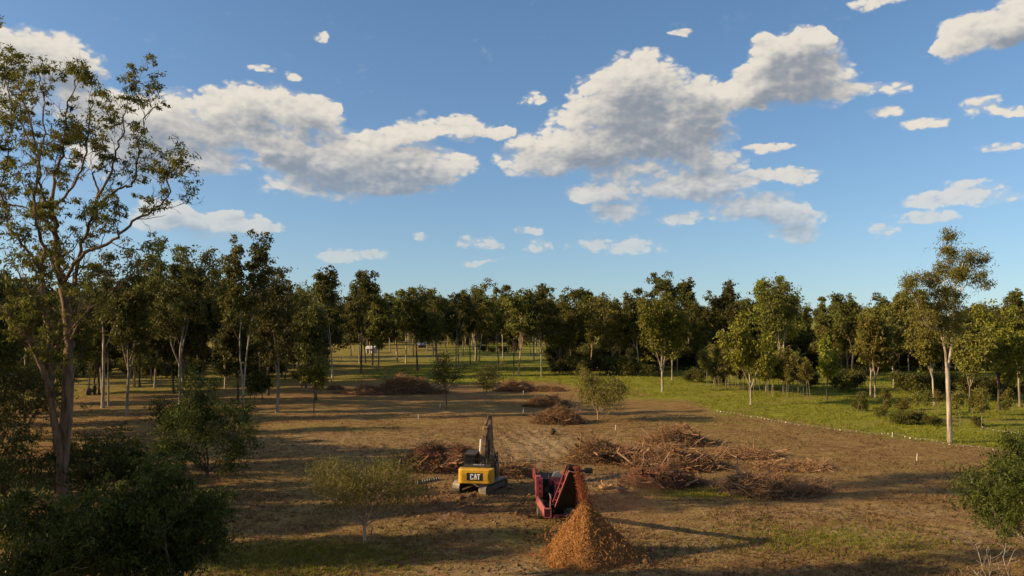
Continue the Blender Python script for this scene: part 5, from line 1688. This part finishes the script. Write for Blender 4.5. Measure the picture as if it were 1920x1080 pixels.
HEAPS = [
    # px, base py, width px, height px, branches, lengths, woods, label
    (762, 737, 118, 34, 110, (1.8, 5.0), ('red_wood', 'red_wood', 'cut_wood', 'tan_brush'), 'largest red-brown heap of felled logs before the green paddock'),
    (692, 739, 104, 17, 60, (1.5, 4.0), ('red_wood', 'dead_brush', 'red_brush'), 'long low red-brown brush heap left of the largest log heap'),
    (629, 731, 24, 9, 18, (1.0, 2.5), ('red_wood', 'red_brush'), 'tiny reddish brush heap left of the long low heap'),
    (966, 733, 62, 22, 48, (1.6, 4.0), ('red_wood', 'cut_wood', 'tan_brush'), 'brush heap with pale sticks leaning from its left side, behind the sparse yellowish young tree'),
    (1026, 733, 50, 11, 26, (1.2, 3.0), ('red_wood', 'dead_brush'), 'low brush scatter right of the heap with pale leaning sticks'),
    (1028, 762, 70, 22, 60, (1.5, 3.8), ('red_wood', 'dead_brush', 'cut_wood'), 'brown brush heap touching the reddish heap beside the rounded airy shrub'),
    (1047, 794, 76, 34, 85, (1.4, 3.6), ('red_brush', 'red_wood', 'tan_brush', 'cut_wood', 'dead_brush'), 'reddish brush heap beside the rounded airy shrub'),
    (832, 884, 140, 56, 120, (1.2, 3.6), ('red_brush', 'red_wood', 'tan_brush', 'cut_wood', 'dead_brush'), 'dark red brush heap left of the excavator cab'),
    (966, 893, 84, 24, 55, (1.0, 2.8), ('dead_brush', 'cut_wood', 'red_wood'), 'low heap of broken branches between excavator and grinder'),
    (1142, 870, 128, 54, 130, (1.4, 3.8), ('tan_brush', 'cut_wood', 'red_wood', 'tan_brush'), 'tall straw-brown brush heap behind the grinder belt'),
    (1266, 840, 108, 42, 80, (1.4, 3.8), ('tan_brush', 'cut_wood', 'red_wood', 'tan_brush'), 'brush heap with upright bushy tops behind the red-streaked heap'),
    (1262, 884, 150, 50, 120, (1.3, 3.8), ('dead_brush', 'cut_wood', 'cut_wood', 'red_brush', 'red_wood'), 'brush heap with pale combed poles and red streaks'),
    (1240, 916, 118, 46, 90, (1.0, 3.0), ('dead_brush', 'red_brush', 'dead_brush', 'red_wood', 'cut_wood'), 'red-stained heap of leafy slash sloping to a small green patch'),
    (1446, 931, 165, 48, 120, (1.2, 3.2), ('tan_brush', 'cut_wood', 'tan_brush', 'red_wood'), 'outlying brown slash heap nearest the open brown ground'),
    (1384, 862, 120, 18, 60, (1.2, 3.4), ('tan_brush', 'cut_wood'), 'flat scatter of sticks linking the outlying heap to the bushy-topped one'),
    (1485, 884, 110, 16, 40, (1.0, 3.0), ('tan_brush', 'cut_wood'), 'thin loose stick scatter behind the outlying slash heap'),
]


def build_heap(i, px, py, wpx, hpx, nb, lens, woods, label):
    r = np.random.RandomState(950 + i)
    q = on_ground(px, py)
    k = q.y / F
    ax_ = wpx * k / 2 * 1.2
    dep = max(1.2, min(ax_ * .62, 4.0))
    hz = max(.42 * hpx, hpx - 1.3 * dep * CAM_H / q.y ** 2 * F) * k * .98
    q.y += dep * .75; q.x *= q.y / (q.y - dep * .75)
    q.z = gz(q.x, q.y)
    root = empty('brush_heap', q)
    tag(root, label, 'brush heap')

    def surf(x, y):
        rho2 = np.clip((x / ax_) ** 2 + (y / dep) ** 2, 0, 1)
        lump = .05 + 1.5 * vnoise(x + q.x, y + q.y, max(1.0, ax_ * .3), 70 + i)
        return hz * (1 - rho2) ** .6 * np.clip(lump, .18, 1.15)
    # dark dome added inside to block light through the heap
    nr, na = 12, 36
    RR, AA = np.meshgrid(np.linspace(0, 1.0, nr), np.arange(na) * 2 * np.pi / na, indexing='ij')
    x, y = RR * np.cos(AA) * ax_ * .95, RR * np.sin(AA) * dep * .95
    z = surf(x, y) * .62 - .06 + .12 * (vnoise(x + 9, y + 9, .5, 75) - .5)
    ii = np.arange(nr - 1)[:, None] * na; j = np.arange(na)[None, :]; jn = (j + 1) % na
    link('light_block_core', mesh('light_block_core', np.stack([x, y, z], -1).reshape(-1, 3), np.stack([ii + j, ii + na + j, ii + na + jn, ii + jn], -1).reshape(-1, 4), smooth=True), MATS['soil'], root)
    comb = r.uniform(0, np.pi)
    for n in range(nb):
        rho = math.sqrt(r.uniform(0, 1.2)); an = r.uniform(0, 2 * np.pi)
        x, y = rho * math.cos(an) * ax_, rho * math.sin(an) * dep
        z = float(surf(np.array([x]), np.array([y]))[0]) * r.uniform(.55, 1.05)
        L = min(r.uniform(*lens), ax_ * 1.5 + .5)
        mt = woods[r.randint(len(woods))]
        me = branch_mesh(r.randint(4 if 'log' in label else 0, 9), mt)
        o = bpy.data.objects.new('log' if L * .04 > .13 else 'branch', me)
        COL.objects.link(o); o.parent = root
        a_ = comb + r.normal(0, .95)
        # lie along the slope, some sticking up
        tilt = -math.cos(a_ - an) * math.atan2(hz, ax_) * rho + r.normal(0, .22) + (r.uniform(.3, .9) * r.choice([-1, 1]) if r.uniform() < .12 else 0)
        o.rotation_euler = (r.uniform(0, 6.28), tilt, a_)
        zz = max(z, .06 + abs(math.sin(tilt)) * L * .32)
        o.location = (x, y, zz)
        f = r.uniform(.8, 1.4)
        o.scale = (L, L * f if L < 2.5 else L, L * f if L < 2.5 else L)
    n = int(600 + 270 * ax_ * hz)
    rho = np.sqrt(r.uniform(0, 1.25, n)); an = r.uniform(0, 2 * np.pi, n)
    x, y = rho * np.cos(an) * ax_, rho * np.sin(an) * dep
    z = surf(x, y) * r.uniform(.6, 1.08, n) + r.uniform(0, .12, n)
    axs = np.stack([np.cos(comb + r.normal(0, 1, n)), np.sin(comb + r.normal(0, 1, n)), r.normal(0, .45, n)], 1)
    red = 'dark red' in label or 'red-stained' in label
    pick = vnoise(x + 31, y + 17, 1.3, 77) + r.uniform(-.25, .25, n) > (.52 if red else 2.0)
    for nm, sel, mt in (('twigs', ~pick, 'tan_brush' if not red else 'dead_brush'), ('red_twigs', pick, 'red_brush')):
        c_ = np.stack([x, y, z], 1)[sel]
        if len(c_) < 5:
            continue
        b = Buf()
        b.slivers(c_, axs[sel], r.uniform(.3, 1.7, len(c_)), r.uniform(.010, .028, len(c_)))
        tag(link(nm, b.mesh(nm, False), MATS[mt], root), kind='stuff')
    # withered leaves still on the slash
    if py > 760:
        tips = [((x[t], y[t], z[t]), 1.0) for t in range(0, n, 9)]
        v, qd, tint = leaf_cloud(r, tips, .34, int(n * 1.6), .17, .5, 0, sub=2)
        tag(link('withered_leaves', mesh('withered_leaves', v, qd, face_attr={'tint': tint}), MATS['dry_leaf'], root), kind='stuff')


for i, hp in enumerate(HEAPS):
    build_heap(i, *hp)


# ================================================================== small things
def build_stakes():
    for (px, py, hpx, label) in [
        (1719, 864, 12, 'white survey stake alone on the brown ground below the flagged line'),
        (1673, 820, 9, 'white survey stake standing in the flagged line'),
        (1154, 806, 9, 'pale survey stake behind the tall straw-brown brush heap'),
        (825, 763, 8, 'pale survey stake in the shade beside the dark young tree'),
        (784, 784, 8, 'pale survey stake at the sunlit edge of the broad tree shadow'),
        (981, 773, 8, 'pale survey stake in the broad tree shadow left of the reddish heap'),
        (981, 739, 7, 'pale survey stake below the heap with pale leaning sticks'),
        (695, 1012, 30, 'leaning weathered stake at the foot of the sparse half-bare tree'),
    ]:
        q = on_ground(px, py)
        h = hpx / F * q.y
        s = max(.055, .9 / F * q.y)
        root = empty('survey_stake', q)
        root.rotation_euler = (R(2), R(3 if px != 695 else 6), .4)
        m = MB(); m.box((0, 0, h / 2 - .08), (s, s * .8, h + .16)); m.build('post', MATS['post_wood'] if px == 695 else MATS['white_paint'], root, .006)
        m = MB(); m.cyl((0, 0, h - .005), (0, 0, h + .05), s * .62, s * .25, 4); m.build('pointed_top', MATS['white_paint'], root)
        tag(root, label, 'stake')


build_stakes()


def flag_line(name, path, step, label, seed):
    r = np.random.RandomState(seed)
    pts = [G(*p) for p in path]
    # walk along at even steps
    seg, walk = [], []
    tot = 0
    for a_, b_ in zip(pts, pts[1:]):
        seg.append((tot, a_, b_, (b_ - a_).length)); tot += (b_ - a_).length
    s = 0
    while s < tot:
        for (t0, a_, b_, L) in seg:
            if t0 <= s <= t0 + L:
                walk.append(a_.lerp(b_, (s - t0) / L)); break
        s += step * r.uniform(.9, 1.1)
    base = walk[0].copy()
    root = empty(name, (base.x, base.y, 0))
    tag(root, label, 'flag line')
    top = []
    for k, w in enumerate(walk):
        z = gz(w.x, w.y) + .42 - .06 * math.sin(k * .9)
        top.append((w.x - base.x, w.y - base.y, z))
    b = Buf(); b.tube(np.array(top), np.full(len(top), .012), 4)
    link('rope', b.mesh('rope'), MATS['rope'], root)
    fm = None
    for k, p in enumerate(top):
        if fm is None:
            o = MB().box((0, 0, -.09), (.14, .02, .15)).build('flag', MATS['flag_cloth'], root)
            fm = o.data
        else:
            o = link('flag', fm, None, root)
        o.location = p
        o.rotation_euler = (r.normal(0, .25), r.normal(0, .12), r.normal(0, .5))
        sc_ = r.uniform(.8, 1.15); o.scale = (sc_, 1, sc_)
    pm = None
    for k in range(0, len(top), 8):
        p = top[k]
        if pm is None:
            o = MB().cyl((0, 0, -.55), (0, 0, .06), .022, n=6).build('picket', MATS['post_wood'], root)
            pm = o.data
        else:
            o = link('picket', pm, None, root)
        o.location = (p[0], p[1] + .03, p[2])


flag_line('flag_line', [(1345, 772), (1414, 784), (1482, 797), (1545, 807), (1601, 814), (1670, 819), (1720, 827), (1782, 838), (1864, 848), (1935, 858)], .78, 'long low rope of white flags along the edge of the brown ground', 81)
flag_line('flag_line', [(1842, 806), (1880, 813), (1925, 820), (1990, 830)], .9, 'short rope of white flags in the grass behind the dense round-headed bush', 82)


def toothed_bar():
    q = on_ground(780, 907); q2 = on_ground(824, 899)
    d = q2 - q
    root = empty('toothed_steel_bar', q, math.atan2(d.y, d.x))
    L = d.length
    tag(root, 'dark steel bar with a row of pale teeth lying left of the excavator tracks', 'machine part')
    MB().box((L / 2, .1, .20), (L, .18, .26)).build('bar', MATS['muddy_steel'], root, .02)
    n = 10
    me = None
    for k in range(n):
        x = L * (k + .5) / n
        if me is None:
            m = MB(); m.prism([(-.075, 0), (.075, 0), (.02, .24), (-.02, .24)], lambda u, v, t: (u, -.02 - t, .08 + v), 0, .12)
            o = m.build('tooth', MATS['light_grey'], root, .01); me = o.data
        else:
            o = link('tooth', me, None, root)
        o.location = (x, 0, 0)


toothed_bar()


def lump(name, px, py, sx, sy, sz, m, label, cat, seed):
    """a root ball or stump: knobbly body with broken roots"""
    r = np.random.RandomState(seed)
    q = on_ground(px, py)
    root = empty(name, q, r.uniform(0, 6))
    tag(root, label, cat)
    nu, nv = 9, 14
    U, V = np.meshgrid(np.linspace(0, np.pi, nu), np.arange(nv) * 2 * np.pi / nv, indexing='ij')
    rad = 1 + .5 * (vnoise(U * 3 + seed, V * 2, 1.0, seed) - .5)
    v = np.stack([np.sin(U) * np.cos(V) * rad * sx / 2, np.sin(U) * np.sin(V) * rad * sy / 2, sz * .42 + np.cos(U) * rad * sz / 2], -1).reshape(-1, 3)
    i = np.arange(nu - 1)[:, None] * nv; j = np.arange(nv)[None, :]; jn = (j + 1) % nv
    link('body', mesh('body', v, np.stack([i + j, i + nv + j, i + nv + jn, i + jn], -1).reshape(-1, 4), smooth=True), MATS[m], root)
    for k in range(5):
        b = Buf()
        an = r.uniform(0, 6.28)
        p, _ = stick(r, (0, 0, sz * .5), (math.cos(an), math.sin(an), r.uniform(-.2, .6)), max(sx, sz) * r.uniform(.5, .72), 4, .3, 0)
        b.tube(p, np.linspace(sx * .13, sx * .05, 5), 6)
        link('root', b.mesh('root'), MATS[m], root)


lump('stump', 1036, 815, .9, .7, .9, 'soil', 'dark upturned stump alone on the pale wheel tracks', 'stump', 91)
lump('stump', 1166, 925, 1.0, .6, .7, 'dark_bark', 'dark log chunk lying in the open just behind the mound shadow', 'stump', 92)
lump('stump', 1136, 917, 1.2, .8, .40, 'tan_brush', 'low brown stump beside the dark log chunk', 'stump', 93)
lump('stump', 166, 741, 1.2, 1.0, 1.6, 'dark_bark', 'dark stump at the foot of the thin grey-stemmed gum', 'stump', 94)
lump('stump', 176, 740, .9, .8, 2.2, 'dark_bark', 'dark leaning stump right of the thin grey-stemmed gum', 'stump', 95)


# ---- far buildings and fences
def shed(name, px, py, wpx, hpx, depth, rz, wallm, roofm, label, cat='shed', overhang=.4, posts=0):
    q = on_ground(px, py)
    w, h = wpx / F * q.y, hpx / F * q.y
    root = empty(name, q, rz)
    tag(root, label, cat)
    eave, ridge = h * .66, h
    wl = MB().prism([(-w / 2, 0), (w / 2, 0), (w / 2, eave), (-w / 2, eave)], lambda u, v, t: (u, t, v - .1), 0, depth).build('wall', MATS[wallm], root)
    for s in (-1, 1):
        m = MB()
        y0, y1 = depth / 2, depth / 2 + s * (depth / 2 + overhang)
        z1 = eave - .12
        m._add([(-w / 2 - overhang, y0, ridge), (w / 2 + overhang, y0, ridge), (w / 2 + overhang, y1, z1), (-w / 2 - overhang, y1, z1),
                (-w / 2 - overhang, y0, ridge + .08), (w / 2 + overhang, y0, ridge + .08), (w / 2 + overhang, y1, z1 + .08), (-w / 2 - overhang, y1, z1 + .08)],
               [(0, 1, 2, 3), (7, 6, 5, 4), (0, 4, 5, 1), (1, 5, 6, 2), (2, 6, 7, 3), (3, 7, 4, 0)])
        m.build('roof', MATS[roofm], root)
    for s in (-1, 1):
        m = MB(); m._add([(s * (w / 2 - .01), 0, eave - .1), (s * (w / 2 - .01), depth, eave - .1), (s * (w / 2 - .01), depth / 2, ridge)], [(0, 1, 2)]); m.build('gable', MATS[wallm], root)
    nd = max(1, int(w / 4))
    for k in range(nd):
        x = -w / 2 + w * (k + .5) / nd
        d = MB().box((x - .6, -.04, 1.0), (.9, .06, 2.0)).build('door', MATS['dark_grey'], root)
        wn = MB().box((x + .9, -.04, 1.5), (1.0, .06, .9)).build('window', MATS['glass'], root)
        MB().box((x + .9, -.075, 1.02), (1.15, .1, .07)).build('sill', MATS['white_paint'], wn)
    for k in range(posts):
        x = -w / 2 + w * k / max(1, posts - 1)
        MB().cyl((x, -overhang - .9, 0), (x, -overhang - .9, eave), .09, n=8).build('veranda_post', MATS['post_wood'], root)


shed('tin_roofed_shed', 20, 668, 60, 21, 9, R(4), 'shed_wall', 'roof_tin', 'long dark shed with pale tin roof behind the left wood', posts=0)
shed('white_hut', 692, 662, 14, 13, 5, R(-12), 'pale_wall', 'roof_tin', 'small white hut at the far side of the green paddock', 'hut')
shed('farmhouse', 792, 652, 14, 8, 7, R(10), 'shed_wall', 'roof_tin', 'low dark farmhouse with pale roof beyond the paddock trees', 'house')
shed('farmhouse', 908, 646, 12, 7, 7, R(-6), 'shed_wall', 'roof_tin', 'low far farmhouse beyond the sunny field behind the thick fluted gum', 'house')


def fence(path, step, ph, rails, pm, rm, label):
    pts = [G(*p) for p in path]
    base = pts[0]
    root = empty('paddock_fence', (base.x, base.y, 0))
    tag(root, label, 'fence')
    posts = []
    for a_, b_ in zip(pts, pts[1:]):
        n = max(1, int((b_ - a_).length / step))
        for k in range(n):
            posts.append(a_.lerp(b_, k / n))
    posts.append(pts[-1])
    me = None
    for p in posts:
        if me is None:
            o = MB().cyl((0, 0, -.2), (0, 0, ph), .09, .075, 7).build('post', MATS[pm], root); me = o.data
        else:
            o = link('post', me, None, root)
        o.location = (p.x - base.x, p.y - base.y, gz(p.x, p.y))
    for z in rails:
        for a_, b_ in zip(posts, posts[1:]):
            m = MB(); m.cyl((a_.x - base.x, a_.y - base.y + .1, gz(a_.x, a_.y) + z), (b_.x - base.x, b_.y - base.y + .1, gz(b_.x, b_.y) + z), .045 if rm == 'white_paint' else .03, n=5)
            m.build('rail', MATS[rm], root)


fence([(-60, 728), (120, 726), (300, 722), (430, 716), (560, 705)], 5.0, 1.3, (.5, 1.1), 'post_wood', 'post_wood', 'wire and post fence across the dry paddock at left')
fence([(640, 676), (760, 677), (900, 675), (1035, 674)], 8.0, 1.3, (1.2,), 'post_wood', 'white_paint', 'pale rail fence at the back of the green paddock')
